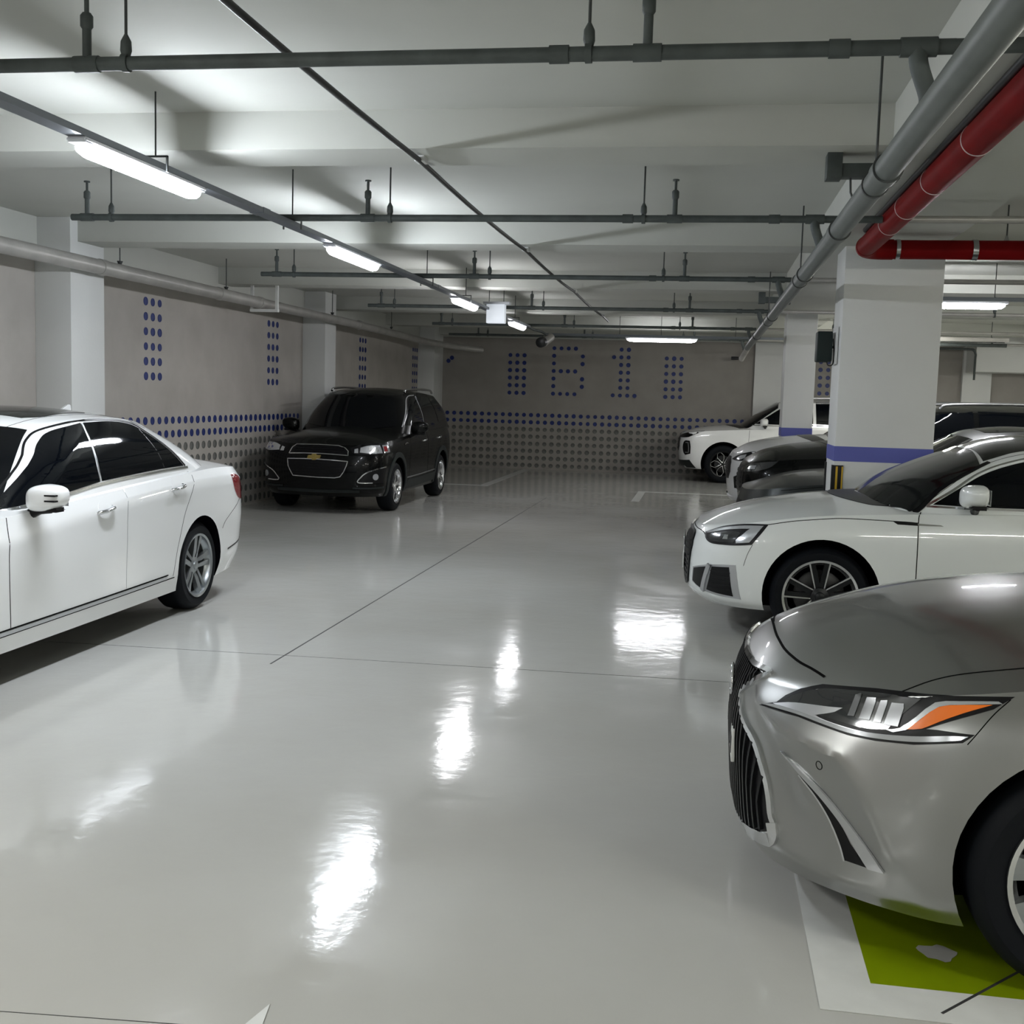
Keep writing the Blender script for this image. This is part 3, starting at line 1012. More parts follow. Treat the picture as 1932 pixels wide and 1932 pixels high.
# ---- wheels (outer face towards +y)
def spoke_mesh(pts, y0, th, n=5, bm=None, rot=0):
    """prism with outline pts (x, z) at depth y0, thickness th, rotated about the wheel axis."""
    c, s = math.cos(rot), math.sin(rot)
    own = bm is None
    if own: bm = bmesh.new()
    top, low = [], []
    for p in pts:
        x, z = p[0], p[1]
        dy = p[2] if len(p) > 2 else 0
        X, Z = x * c - z * s, x * s + z * c
        top.append(bm.verts.new((X, y0 + dy, Z))); low.append(bm.verts.new((X * 1.0, y0 + dy - th, Z)))
    bm.faces.new(top); bm.faces.new(low[::-1])
    m = len(top)
    for i in range(m): bm.faces.new((top[i], low[i], low[(i + 1) % m], top[(i + 1) % m]))
    return bm


def make_wheel(parent, x, y, R, rim, width, style, rot=0.0, side=1):
    """tyre object (part 'wheel') with rim, spokes, hub and disc as its sub-parts."""
    bm = bmesh.new()
    hw = width / 2
    sw = R - rim
    prof = [(rim - .008, -hw + .02), (rim + sw * .25, -hw + .002), (rim + sw * .6, -hw), (R - .022, -hw + .012), (R - .004, -hw + .035), (R, -hw + .07), (R, hw - .07), (R - .004, hw - .035),
            (R - .022, hw - .012), (rim + sw * .6, hw), (rim + sw * .25, hw - .002), (rim - .008, hw - .012), (rim - .012, hw - .03), (rim - .02, -hw + .04)]
    rings = []
    n = 56
    for r, a in prof + [prof[0]]:
        rings.append([bm.verts.new((r * math.cos(2 * PI * k / n), a, r * math.sin(2 * PI * k / n))) for k in range(n)])
    for A, B in zip(rings, rings[1:]):
        for k in range(n): bm.faces.new((A[k], A[(k + 1) % n], B[(k + 1) % n], B[k]))
    bmesh.ops.recalc_face_normals(bm, faces=bm.faces[:])
    w = obj('wheel', bm, M['rubber'], parent, smooth=35)
    w.location = (x, y, R)
    w.rotation_euler = (0, rot, 0 if side > 0 else PI)
    if style['kind'] == 'plain':
        return w
    # rim barrel with lip
    bm = bmesh.new()
    prof = [(rim - .010, -hw + .03), (rim - .03, -hw + .05), (rim - .035, hw - .05), (rim - .016, hw - .030), (rim - .014, hw - .004), (rim + .002, hw + .002), (rim + .002, hw - .01), (rim - .004, hw - .02)]
    rings = []
    for r, a in prof:
        rings.append([bm.verts.new((r * math.cos(2 * PI * k / n), a, r * math.sin(2 * PI * k / n))) for k in range(n)])
    for A, B in zip(rings, rings[1:]):
        for k in range(n): bm.faces.new((A[k], A[(k + 1) % n], B[(k + 1) % n], B[k]))
    for f in bm.faces: f.material_index = 0
    bmesh.ops.recalc_face_normals(bm, faces=bm.faces[:])
    obj('rim', bm, style['lip'], w, smooth=40)
    bm = bmesh.new()
    add_lathe(bm, [(rim - .04, -hw + .06), (rim - .04, -hw + .062)], 40); obj('back_plate', bm, M['arch'], w)
    bm = bmesh.new()
    add_lathe(bm, [(rim * .66, -.03), (rim * .68, -.027), (rim * .68, -.012), (rim * .66, -.008), (rim * .3, -.008)], 40)
    obj('brake_disc', bm, M['disc'], w, smooth=40)
    yo = hw - .016
    r1 = rim - .012
    k = style['kind']
    if k == 'twin5':            # five twin spokes
        for i in range(5):
            a = 2 * PI * i / 5 + PI / 2
            bm = bmesh.new()
            for s in (-1, 1):
                spoke_mesh([(.045, s * .012, -.02), (.10, s * .008, -.008), (r1, s * .018, .0), (r1, s * .062, .0), (.14, s * .044, -.010), (.05, s * .036, -.02)], yo, .035, bm=bm, rot=a)
            bmesh.ops.recalc_face_normals(bm, faces=bm.faces[:])
            obj('spoke', bm, style['spoke'], w)
    elif k == 'ten':            # five V pairs with bright edges
        for i in range(5):
            a = 2 * PI * i / 5 + PI / 2 + .25
            for s in (-1, 1):
                b = a + s * .22
                bm = spoke_mesh([(.05, -.020, -.03), (r1, -.020, 0), (r1, .020, 0), (.05, .020, -.03)], yo - .006, .04, rot=b)
                bmesh.ops.recalc_face_normals(bm, faces=bm.faces[:])
                sp = obj('spoke', bm, style['spoke'], w)
                bm = spoke_mesh([(.055, s * .014, -.03), (r1, s * .010, 0), (r1, s * .021, 0), (.055, s * .022, -.03)], yo - .002, .01, rot=b)
                bmesh.ops.recalc_face_normals(bm, faces=bm.faces[:])
                obj('bright_edge', bm, style['lip'], w)
    elif k == 'loop5':          # open petals of bright wire outline
        for i in range(5):
            a = 2 * PI * i / 5 + PI / 2
            bm = bmesh.new()
            P = [(.03, .0), (.10, .055), (.17, .075), (r1, .03), (r1 - .005, -.035), (.16, -.065), (.09, -.03)]
            c, s = math.cos(a), math.sin(a)
            pts = [Vector((p[0] * c - p[1] * s, yo - .008 * (p[0] < .1), p[0] * s + p[1] * c)) for p in P]
            add_tube(bm, pts + [pts[0]], .0085, n=6)
            obj('spoke', bm, style['spoke'], w, smooth=60)
            bm = spoke_mesh([(.03, -.015), (.15, -.03), (.17, .03), (.05, .02)], yo - .03, .02, rot=a + .63)
            bmesh.ops.recalc_face_normals(bm, faces=bm.faces[:])
            obj('spoke', bm, M['alloy_dark'], w)
    elif k == 'five':           # broad five spokes
        for i in range(5):
            a = 2 * PI * i / 5 + PI / 2
            bm = spoke_mesh([(.04, -.034, -.02), (.12, -.026, -.004), (r1, -.042, 0), (r1, .042, 0), (.12, .026, -.004), (.04, .034, -.02)], yo, .035, rot=a)
            bmesh.ops.recalc_face_normals(bm, faces=bm.faces[:])
            obj('spoke', bm, style['spoke'], w)
    elif k == 'multi':          # ten wide spokes with dark pockets
        for i in range(10):
            a = 2 * PI * i / 10 + PI / 2 + .12
            bm = spoke_mesh([(.05, -.014, -.03), (.13, -.018, -.012), (r1, -.036, 0), (r1, .036, 0), (.13, .018, -.012), (.05, .014, -.03)], yo, .04, rot=a)
            bmesh.ops.recalc_face_normals(bm, faces=bm.faces[:])
            obj('spoke', bm, style['spoke'], w)
    bm = bmesh.new()
    add_lathe(bm, [(.062, yo - .05), (.060, yo - .02), (.034, yo - .012), (.032, yo - .004), (.026, yo), (.005, yo + .001)], 24)
    obj('hub_cap', bm, style.get('hub', style['spoke']), w, smooth=40)
    return w


def arch_cutter(x, z, R, y0, y1, flat_z=None):
    bm = bmesh.new()
    n = 48
    rings = []
    for yy in (y0, y1):
        rings.append([bm.verts.new((x + R * math.cos(2 * PI * k / n), yy, z + R * math.sin(2 * PI * k / n))) for k in range(n)])
    for k in range(n): bm.faces.new((rings[0][k], rings[0][(k + 1) % n], rings[1][(k + 1) % n], rings[1][k]))
    bm.faces.new(rings[0]); bm.faces.new(rings[1][::-1])
    bmesh.ops.recalc_face_normals(bm, faces=bm.faces[:])
    return bm


def make_body(root, S, paint):
    """body shell, cabin shell and wheels; returns the surface for laying panels."""
    bb = loft(S['rows'], S['deck'], S.get('deck_p', 2.2), sub=S.get('sub', 4), bump=S.get('bump'), nD=S.get('nD', 10), nF=S.get('nF', 26), warp=S.get('warp'), under=True)
    cb = loft(S['cab'], S['roof'], S.get('roof_p', 2.0), nF=18, nS=34, nR=18, sub=4, nD=8)
    surf = Surf(bb, cb)
    surf_b, surf_c = Surf(bb), Surf(cb)
    me = bpy.data.meshes.new('body'); bb.to_mesh(me); bb.free()
    me.materials.append(paint); me.materials.append(M['arch'])
    cuts = []
    wb = S['wb']
    Wm = S['width'] / 2
    for x in (0, -wb):
        for s in (1, -1):
            a, b = sorted((s * (Wm - .30), s * (Wm + .2)))
            cuts.append(arch_cutter(x, S['tyre'] + S.get('arch_dz', .01), S['arch'], a, b))
    if not S.get('no_arch'):
        me = bool_cut(me, cuts)
    for p in me.polygons: p.use_smooth = True
    me.set_sharp_from_angle(angle=math.radians(S.get('crease', 28)))
    me.name = 'body'
    body = link_mesh('body', me, None, root)
    cab = obj('cabin', cb, paint, root, smooth=50)
    ws = S['wheel']
    ro = S.get('rot', (0.3, 1.1))
    for i, x in enumerate((0, -wb)):
        for s in (1, -1):
            make_wheel(root, x, s * (Wm - S.get('inset', .03) - S['tw'] / 2), S['tyre'], S['rim'], S['tw'], ws if s > 0 or S.get('all_wheels') else dict(kind='plain'), ro[i], s)
    return surf, surf_b, surf_c, body, cab

# ================================================================== CAR SHAPES
FP1 = [(0, 0), (.30, .012), (.55, .055), (.75, .15), (.88, .28), (.96, .46), (1, .74)]
RP1 = [(0, 0), (.35, .012), (.62, .05), (.80, .13), (.92, .27), (.98, .45), (1, .70)]
CFP = [(0, 0), (.35, .02), (.62, .075), (.82, .17), (.94, .29), (1, .50)]
CRP = [(0, 0), (.35, .02), (.62, .07), (.82, .16), (.94, .28), (1, .50)]


def row(z, xf, xr, w, fp=FP1, rp=RP1, sharp=False, side=None):
    return dict(z=curve(z) if isinstance(z, list) else curve([(0, z), (1, z)]), xf=xf, xr=xr, w=w, fp=fp, rp=rp, sharp=sharp, side=curve(side) if side else None)


LEX_FP = [(0, 0), (.26, .014), (.46, .055), (.62, .135), (.76, .26), (.87, .40), (.95, .56), (1, .84)]
def ridge_warp(lines):
    """push the nose surface in or out along creases given in corner coordinates: (points, height, width above, width below)."""
    def f(v):
        if v.x < .05 or v.y < .02 or v.z < .15: return v
        a, z = (v.y - v.x) * .70710678, v.z
        n = Vector((v.x + .15, v.y * .9, 0)).normalized()
        d = 0.0
        for P, h, wu, wd in lines:
            best = None
            for (a0, z0), (a1, z1) in zip(P, P[1:]):
                e = Vector((a1 - a0, z1 - z0)); q = Vector((a - a0, z - z0))
                t = max(0, min(1, q.dot(e) / e.dot(e)))
                r = q - e * t
                side = e.x * q.y - e.y * q.x
                if best is None or r.length < best[0]: best = (r.length, side)
            wv = wu if best[1] > 0 else wd
            u = best[0] / wv
            d += h * math.exp(-u * 1.3) if h > 0 else h * math.exp(-u * u)
        return v + n * d
    return f


NEARCAR = dict(
    nF=56, sub=7, warp=ridge_warp([([(-.32, .672), (-.20, .632), (-.12, .617), (.059, .590), (.115, .535), (.16, .44), (.21, .34)], .030, .10, .055),
                                   ([(-.30, .55), (-.20, .45), (-.14, .36)], -.022, .085, .085),
                                   ([(-.20, .235), (.05, .215), (.30, .205)], .010, .05, .04)]),
    width=1.865, wb=2.87, tyre=.335, rim=.236, tw=.235, arch=.375, crease=35, inset=.012,
    rows=[row([(-3.9, .24), (-2.9, .20), (-.5, .19), (.5, .155), (.9, .15)], .915, -3.84, .885, LEX_FP),
          row([(-3.9, .33), (-.5, .27), (.5, .235), (.9, .225)], .95, -3.93, .915, LEX_FP),
          row([(-3.9, .52), (-.5, .42), (.9, .38)], .965, -3.98, .922, LEX_FP),
          row([(-3.9, .72), (-1, .60), (.9, .53)], .972, -4.0, .9325, LEX_FP),
          row([(-3.9, .88), (-1, .78), (.2, .74), (.6, .67), (.9, .65)], .955, -3.99, .926, LEX_FP),
          row([(-3.9, .99), (-2.5, .985), (-.8, .935), (0, .885), (.35, .83), (.62, .775), (.92, .735)], .925, -3.93, .885, LEX_FP, sharp=True)],
    deck=[(-3.93, .99), (-3.5, 1.08), (-2.8, 1.08), (-1, 1.04), (-.35, 1.05), (0, 1.025), (.35, .975), (.62, .905), (.80, .835), (.925, .737)], deck_p=2.6,
    cab=[row([(-3.6, 1.0), (-2.5, .96), (-.8, .91), (-.2, .93)], -.30, -3.52, .872, CFP, CRP),
         row([(-3.3, 1.16), (-1, 1.14), (-.6, 1.12)], -.72, -3.15, .80, CFP, CRP),
         row([(-2.9, 1.33), (-2.0, 1.375), (-1.3, 1.33)], -1.22, -2.72, .62, CFP, CRP)],
    roof=[(-2.8, 1.36), (-2.3, 1.43), (-1.8, 1.445), (-1.4, 1.41), (-1.2, 1.34)],
    wheel=dict(kind='multi', lip=M['alloy_bright'], spoke=M['alloy']))

COUPE = dict(
    width=1.846, wb=2.82, tyre=.335, rim=.252, tw=.245, arch=.386, crease=35, inset=.015,
    rows=[row([(-3.8, .26), (-2.9, .21), (-.5, .20), (.3, .215), (.9, .20)], .80, -3.78, .865),
          row([(-3.8, .36), (-.5, .29), (.9, .28)], .90, -3.85, .905),
          row([(-3.8, .55), (-.5, .46), (.9, .44)], .92, -3.88, .918),
          row([(-3.8, .72), (-.5, .62), (.9, .58)], .915, -3.88, .923),
          row([(-3.8, .86), (-1, .80), (0, .775), (.5, .71), (.9, .67)], .885, -3.86, .917),
          row([(-3.8, .97), (-2.5, .965), (-.8, .93), (0, .885), (.35, .835), (.6, .785), (.85, .735)], .83, -3.80, .875, sharp=True)],
    deck=[(-3.8, .975), (-3.3, 1.03), (-1, 1.02), (-.35, 1.0), (0, .965), (.4, .895), (.65, .82), (.83, .737)], deck_p=2.4,
    cab=[row([(-3.5, .97), (-2.5, .95), (-.8, .915), (-.3, .95)], -.27, -3.66, .868, CFP, CRP),
         row([(-3.2, 1.12), (-1, 1.12), (-.6, 1.14)], -.53, -3.24, .80, CFP, CRP),
         row([(-2.9, 1.26), (-2.0, 1.38), (-1.2, 1.335)], -.99, -2.70, .635, CFP, CRP)],
    roof=[(-2.8, 1.29), (-2.3, 1.42), (-1.9, 1.455), (-1.45, 1.45), (-1.2, 1.415), (-.98, 1.34)],
    wheel=dict(kind='ten', lip=M['alloy_bright'], spoke=M['alloy_dark'], hub=M['alloy_dark']))

SEDAN = dict(
    width=1.854, wb=2.874, tyre=.325, rim=.232, tw=.235, arch=.358, crease=35, inset=.028,
    rows=[row([(-4.0, .24), (-2.9, .19), (-.5, .18), (.9, .19)], .78, -3.93, .875),
          row([(-4.0, .36), (-.5, .27), (.9, .27)], .83, -4.00, .908),
          row([(-4.0, .54), (-2.4, .485), (-1.2, .43), (-.44, .37), (.9, .36)], .845, -4.03, .917, sharp=True),
          row([(-4.0, .68), (-.5, .62), (.9, .58)], .84, -4.03, .927),
          row([(-4.0, .90), (-3.2, .95), (-2.4, .935), (-1.84, .905), (-1.05, .833), (-.44, .765), (.9, .66)], .82, -4.00, .925, sharp=True),
          row([(-4.0, .985), (-3.2, 1.025), (-2.5, 1.0), (-.8, .92), (0, .88), (.85, .76)], .79, -3.95, .885, sharp=True)],
    deck=[(-3.95, .99), (-3.8, 1.05), (-3.4, 1.09), (-2.8, 1.09), (-1, 1.0), (-.3, .99), (.2, .95), (.79, .765)], deck_p=2.6,
    cab=[row([(-3.6, 1.0), (-2.5, .96), (-.8, .90), (-.2, .92)], -.36, -3.50, .870, CFP, CRP),
         row([(-3.2, 1.18), (-1, 1.15), (-.6, 1.12)], -.78, -3.16, .80, CFP, CRP),
         row([(-2.9, 1.335), (-2.0, 1.405), (-1.3, 1.36)], -1.24, -2.78, .645, CFP, CRP)],
    roof=[(-2.85, 1.36), (-2.3, 1.45), (-1.8, 1.468), (-1.4, 1.43), (-1.2, 1.36)],
    wheel=dict(kind='twin5', lip=M['alloy'], spoke=M['alloy']))

SUV_FP = [(0, 0), (.35, .01), (.62, .045), (.80, .11), (.91, .21), (.97, .34), (1, .62)]
SUV_CRP = [(0, 0), (.4, .015), (.7, .05), (.88, .12), (.96, .22), (1, .42)]
CORNER = dict(
    width=1.85, wb=2.707, tyre=.355, rim=.248, tw=.235, arch=.425, crease=38, inset=.02,
    rows=[row([(-3.7, .40), (-2.9, .26), (-.5, .25), (.4, .25), (.9, .24)], .80, -3.62, .87, SUV_FP),
          row([(-3.7, .50), (-.5, .36), (.9, .33)], .885, -3.72, .905, SUV_FP),
          row([(-3.7, .66), (-.5, .56), (.9, .50)], .905, -3.76, .92, SUV_FP),
          row([(-3.7, .84), (-.5, .76), (.9, .68)], .905, -3.77, .925, SUV_FP),
          row([(-3.7, 1.0), (-.5, .93), (.3, .88), (.9, .83)], .875, -3.74, .915, SUV_FP),
          row([(-3.7, 1.14), (-2.5, 1.10), (-.8, 1.05), (0, 1.01), (.5, .975), (.85, .93)], .80, -3.70, .88, SUV_FP, sharp=True)],
    deck=[(-3.7, 1.15), (-1, 1.16), (-.3, 1.14), (.2, 1.10), (.55, 1.04), (.80, .935)], deck_p=2.2,
    cab=[row([(-3.6, 1.12), (-2.5, 1.08), (-.8, 1.02), (-.2, 1.04)], -.32, -3.70, .870, CFP, SUV_CRP),
         row([(-3.5, 1.38), (-1, 1.34), (-.6, 1.30)], -.72, -3.58, .80, CFP, SUV_CRP),
         row([(-3.4, 1.58), (-2.0, 1.64), (-1.1, 1.58)], -1.08, -3.40, .66, CFP, SUV_CRP)],
    roof=[(-3.45, 1.60), (-2.8, 1.68), (-2.0, 1.70), (-1.4, 1.67), (-1.05, 1.58)],
    wheel=dict(kind='five', lip=M['chrome'], spoke=M['alloy_bright']), rot=(.1, .5))

TALL = dict(
    width=1.975, wb=2.90, tyre=.385, rim=.262, tw=.245, arch=.445, crease=38, inset=.02,
    rows=[row([(-3.9, .40), (-2.9, .27), (-.5, .25), (.4, .27), (.9, .28)], .82, -3.85, .92, SUV_FP),
          row([(-3.9, .50), (-.5, .36), (.9, .36)], .89, -3.95, .955, SUV_FP),
          row([(-3.9, .66), (-.5, .56), (.9, .54)], .925, -4.0, .975, SUV_FP),
          row([(-3.9, .88), (-.5, .80), (.9, .74)], .935, -4.02, .9875, SUV_FP),
          row([(-3.9, 1.02), (-.5, .97), (.3, .93), (.9, .88)], .915, -4.0, .975, SUV_FP),
          row([(-3.9, 1.16), (-2.5, 1.14), (-.8, 1.11), (0, 1.07), (.5, 1.03), (.85, .985)], .86, -3.95, .93, SUV_FP, sharp=True)],
    deck=[(-3.95, 1.17), (-1, 1.20), (-.3, 1.18), (.2, 1.15), (.6, 1.08), (.86, .99)], deck_p=2.4,
    cab=[row([(-3.8, 1.14), (-2.5, 1.12), (-.8, 1.08), (-.2, 1.12)], -.22, -3.92, .915, CFP, SUV_CRP),
         row([(-3.7, 1.40), (-1, 1.38), (-.6, 1.38)], -.60, -3.82, .85, CFP, SUV_CRP),
         row([(-3.6, 1.60), (-2.0, 1.67), (-1.2, 1.65)], -1.02, -3.62, .72, CFP, SUV_CRP)],
    roof=[(-3.7, 1.63), (-3.0, 1.72), (-2.2, 1.76), (-1.5, 1.745), (-1.0, 1.65)],
    wheel=dict(kind='loop5', lip=M['alloy_dark'], spoke=M['alloy_bright'], hub=M['alloy_dark']), rot=(.35, .9))


def lift(S, z0, k, **kw):
    """variant of a car spec, stretched upward above height z0."""
    import copy
    T = dict(S)
    g = lambda z: z + max(0, z - z0) * k
    T['rows'] = [dict(r, z=(lambda x, f=r['z']: g(f(x)))) for r in S['rows']]
    T['cab'] = [dict(r, z=(lambda x, f=r['z']: g(f(x)))) for r in S['cab']]
    T['deck'] = [(x, g(z)) for x, z in S['deck']]
    T['roof'] = [(x, g(z)) for x, z in S['roof']]
    T.update(kw)
    return T


CORNER = lift(CORNER, .6, .085)
SILV = dict(TALL, deck=[(-3.95, 1.17), (-1, 1.30), (-.3, 1.27), (.2, 1.22), (.6, 1.13), (.86, .99)])

CARS = {}


def car(key, S, paint, loc, rz, label, scale=1.0):
    root = empty('car', (loc[0], loc[1], 0), rz, label, 'car')
    root.scale = (scale, scale, scale)
    r = make_body(root, S, paint)
    CARS[key] = (root, r[0])
    return (root,) + r

# ================================================================== THE CARS
PI2 = PI / 2
lex, LS, LSB, LSC, lex_body, _ = car('nearcar', NEARCAR, M['paint_nearcar'], (1.118, 4.13), PI, 'metallic silver sedan nearest the camera, nose over the green bay')
aud, AS, ASB, ASC, aud_body, _ = car('coupe', COUPE, M['paint_pearl'], (0.826, 8.72), PI, 'white low coupe-like sedan parked beside the wide pillar, nose to the left')
sed, SS, SSB, SSC, sed_body, _ = car('sedan', SEDAN, M['paint_white'], (-4.51, 4.93), -PI2, 'white sedan at the left edge, its rear pointing away from the camera')
cap, CS, CSB, CSC, cap_body, _ = car('cap', CORNER, M['paint_black'], (-5.03, 15.35), -PI2 - .01, 'glossy black utility vehicle facing the camera in the far left corner', .95)
pal, PS, PSB, PSC, pal_body, _ = car('tall', TALL, M['paint_white'], (0.42, 24.40), PI, 'white utility vehicle parked farthest away against the back wall')
sil, VS, VSB, VSC, _, _ = car('silver', SILV, M['paint_silver'], (1.24, 16.42), PI, 'light silver utility vehicle in front of the narrower pillar', .96)
blk, BS, BSB, BSC, _, _ = car('black', SILV, M['paint_black'], (1.33, 14.2), PI, 'black utility vehicle between the silver one and the dark grey sedan', .955)
drk, DS, DSB, DSC, _, _ = car('dark', SEDAN, M['paint_dark'], (1.21, 12.0), PI, 'dark grey sedan just behind the wide pillar')

# >>>DETAILS
def sym(P):
    """close a half outline (y >= 0 side, top to bottom) with its mirror image."""
    return P + [(-a, b) for a, b in P[::-1] if abs(a) > 1e-6]


def solid(name, pts, axis, c0, c1, m, parent, bev=0.0, label=None):
    """prism: pts in a plane, extruded along axis from c0 to c1."""
    bm = bmesh.new()
    def V(p, c): return {'x': (c, p[0], p[1]), 'y': (p[0], c, p[1]), 'z': (p[0], p[1], c)}[axis]
    A = [bm.verts.new(V(p, c0)) for p in pts]; B = [bm.verts.new(V(p, c1)) for p in pts]
    bm.faces.new(A); bm.faces.new(B[::-1])
    for i in range(len(pts)): bm.faces.new((A[i], B[i], B[(i + 1) % len(pts)], A[(i + 1) % len(pts)]))
    bmesh.ops.recalc_face_normals(bm, faces=bm.faces[:])
    if bev: bmesh.ops.bevel(bm, geom=bm.edges[:], offset=bev, segments=2, affect='EDGES')
    o = obj(name, bm, m, parent, smooth=40)
    if label: o['label'] = label
    return o


def mirror_pair(root, x, y, z, paint, sx=.10, sy=.125, sz=.075, arm=M['trim_black'], slits=False):
    for s in (1, -1):
        bm = bmesh.new()
        bmesh.ops.create_icosphere(bm, subdivisions=4, radius=1)
        for v in bm.verts:
            p = v.co
            q = Vector([math.copysign(abs(c) ** .62, c) for c in p])
            k = 1.0 - .22 * max(0, q.y)
            fx = q.x * sx * k if q.x > 0 else q.x * sx * .45
            v.co = Vector((fx, q.y * sy * (1 if q.y > 0 else .9), q.z * sz * (1 - .25 * max(0, q.y)) + .012 * q.y))
            v.co.y *= s
        if s < 0: bmesh.ops.reverse_faces(bm, faces=bm.faces[:])
        o = obj('side_mirror', bm, paint, root, smooth=60)
        o.location = (x, s * (y + sy * .9), z)
        a = tube('mirror_arm', [(-.01, -s * (sy * 1.25), -sz * 1.5), (0, -s * sy * .5, -sz * .95), (.005, s * sy * .1, -sz * .8)], [.03, .028, .03], arm, o, n=10)
        bm = bmesh.new(); add_box(bm, -sx * .42, sx * .55, -sy * .8, sy * .72, -sz * 1.05, -sz * .72)
        bmesh.ops.bevel(bm, geom=bm.edges[:], offset=.012, segments=2, affect='EDGES')
        obj('lower_shell', bm, arm, o, smooth=50)
        g = box('mirror_glass', -sx * .49, -sx * .44, -sy * .75, sy * .75, -sz * .65, sz * .65, M['chrome'], o)
        if slits:
            for zz in (-.012, .018):
                box('signal_slit', sx * .30, sx * .93, s * sy * .30 - .06, s * sy * .30 + .06, zz - .0045, zz + .0045, M['trim_black'], o)


def handle(root, surf, x, z, m, L=.17, bowl=True):
    for s in (1, -1):
        h = surf.hit('side', x, z)
        y = h[0].y
        pts = [(x + L / 2, s * (y - .004), z - .012), (x + L * .42, s * (y + .022), z - .008), (x, s * (y + .032), z), (x - L * .42, s * (y + .022), z + .008), (x - L / 2, s * (y - .004), z + .012)]
        o = tube('door_handle', smooth_path(pts, 4), .0125, m, root, n=10)
        if bowl:
            P = [(x + .075 * math.cos(t), z + .055 * math.sin(t)) for t in [2 * PI * i / 16 for i in range(16)]]
            bm = patch(surf, 'side', P, .0012, .02, False, .006)
            if s < 0: mirror_bm(bm)
            obj('handle_bowl', bm, M['paint_white'], o, smooth=60)


# ------------------------------------------------------------------ nearest silver sedan
r = lex
hl_out = [(-.300, .664), (-.225, .690), (-.20, .716), (-.150, .748), (-.086, .772), (.09, .796), (.24, .811), (.35, .826), (.445, .838), (.41, .800), (.33, .757), (.272, .724),
          (.30, .727), (.388, .729), (.365, .703), (.25, .676), (.144, .664), (.06, .662), (-.017, .666), (-.12, .672), (-.22, .668)]
for o in panel('headlight', LSB, 'corner', hl_out, M['trim_black'], r, off=.003, step=.02, smooth=False, skirt=.01):
    pass
hls = [o for o in r.children if o.name.startswith('headlight')]
for s, o in zip((1, -1), hls):
    def sub(name, pts, m, off, step=.014, smooth=True, skirt=.004):
        bm = patch(LSB, 'corner', pts, off, step, smooth, skirt)
        if s < 0: mirror_bm(bm)
        return obj(name, bm, m, o, smooth=50)
    sub('smoked_lens', [(-.205, .690), (-.17, .722), (-.08, .760), (.09, .785), (.235, .798), (.20, .750), (.17, .700), (.10, .690), (-.02, .692), (-.12, .690)], M['lamp_smoke'], .005)
    sub('chrome_wedge', [(-.235, .683), (-.15, .705), (-.02, .722), (.02, .728), (.0, .712), (-.06, .690), (-.02, .684), (.10, .681), (.24, .690), (.23, .683), (.144, .674), (.06, .672), (-.017, .674), (-.12, .679)], M['satin'], .0065)
    for a, wd in ((.055, .010), (.098, .016), (.137, .011), (.178, .020)):
        sub('projector', [(a - wd, .712), (a - wd * .9, .772), (a + wd * .8, .776), (a + wd, .765), (a + wd, .714)], M['projector'], .0078, .008)
    sub('amber_signal', [(.222, .712), (.250, .742), (.285, .784), (.33, .798), (.405, .810), (.35, .780), (.30, .748), (.262, .722)], M['lamp_amber'], .0075)
    sub('light_guide', [(.165, .700), (.205, .712), (.240, .750), (.275, .795), (.33, .808), (.415, .820), (.425, .815), (.34, .800), (.288, .786), (.252, .745), (.222, .710), (.19, .697)], M['lamp_clear'], .0085)
    sub('daytime_strip', [(-.285, .668), (-.22, .682), (-.12, .686), (-.017, .682), (.06, .679), (.144, .684), (.24, .697), (.33, .716), (.375, .722), (.36, .710), (.25, .684), (.144, .671), (.06, .668), (-.017, .672), (-.12, .677), (-.22, .673)], M['lamp_clear'], .0088)
# spindle grille
half = [(0, .738), (.25, .742), (.415, .752), (.33, .700), (.222, .634), (.30, .588), (.42, .527), (.495, .43), (.525, .33), (.535, .262), (.33, .212), (0, .196)]
gr, _ = panel('grille', LSB, 'front', sym(half), M['trim_black'], r, off=.002, step=.03, both=False, smooth=False)
strip('grille_frame', LSB, 'front', half[1:], .020, M['chrome'], gr, off=.010, smooth=True)
strip('grille_frame', LSB, 'front', [(-.25, .742), (0, .738), (.25, .742)], .018, M['chrome'], gr, off=.010, both=False)
strip('grille_frame', LSB, 'front', [(-.33, .210), (0, .194), (.33, .210)], .03, M['satin'], gr, off=.010, both=False)
strip('grille_foot', LSB, 'front', [(.535, .30), (.545, .255), (.50, .235), (.33, .205)], .042, M['chrome'], gr, off=.012)
for i in range(14):
    y = .018 + .036 * i
    zt = .728 if y < .25 else None
    def zlim(y):
        # top and bottom of the opening at this half-width
        pts = half
        zs = []
        for (a0, b0), (a1, b1) in zip(pts, pts[1:]):
            if (a0 - y) * (a1 - y) <= 0 and abs(a1 - a0) > 1e-6: zs.append(b0 + (b1 - b0) * (y - a0) / (a1 - a0))
        return sorted(zs)
    zs = zlim(y)
    for z0, z1 in zip(zs[::2], zs[1::2]):
        if z1 - z0 < .03: continue
        strip('grille_slat', LSB, 'front', [(y, z0 + .008), (y * .97, (z0 + z1) / 2), (y, z1 - .008)], .010, M['alloy_dark'] if y < .2 else M['alloy_dark'], gr, off=.012, smooth=False)
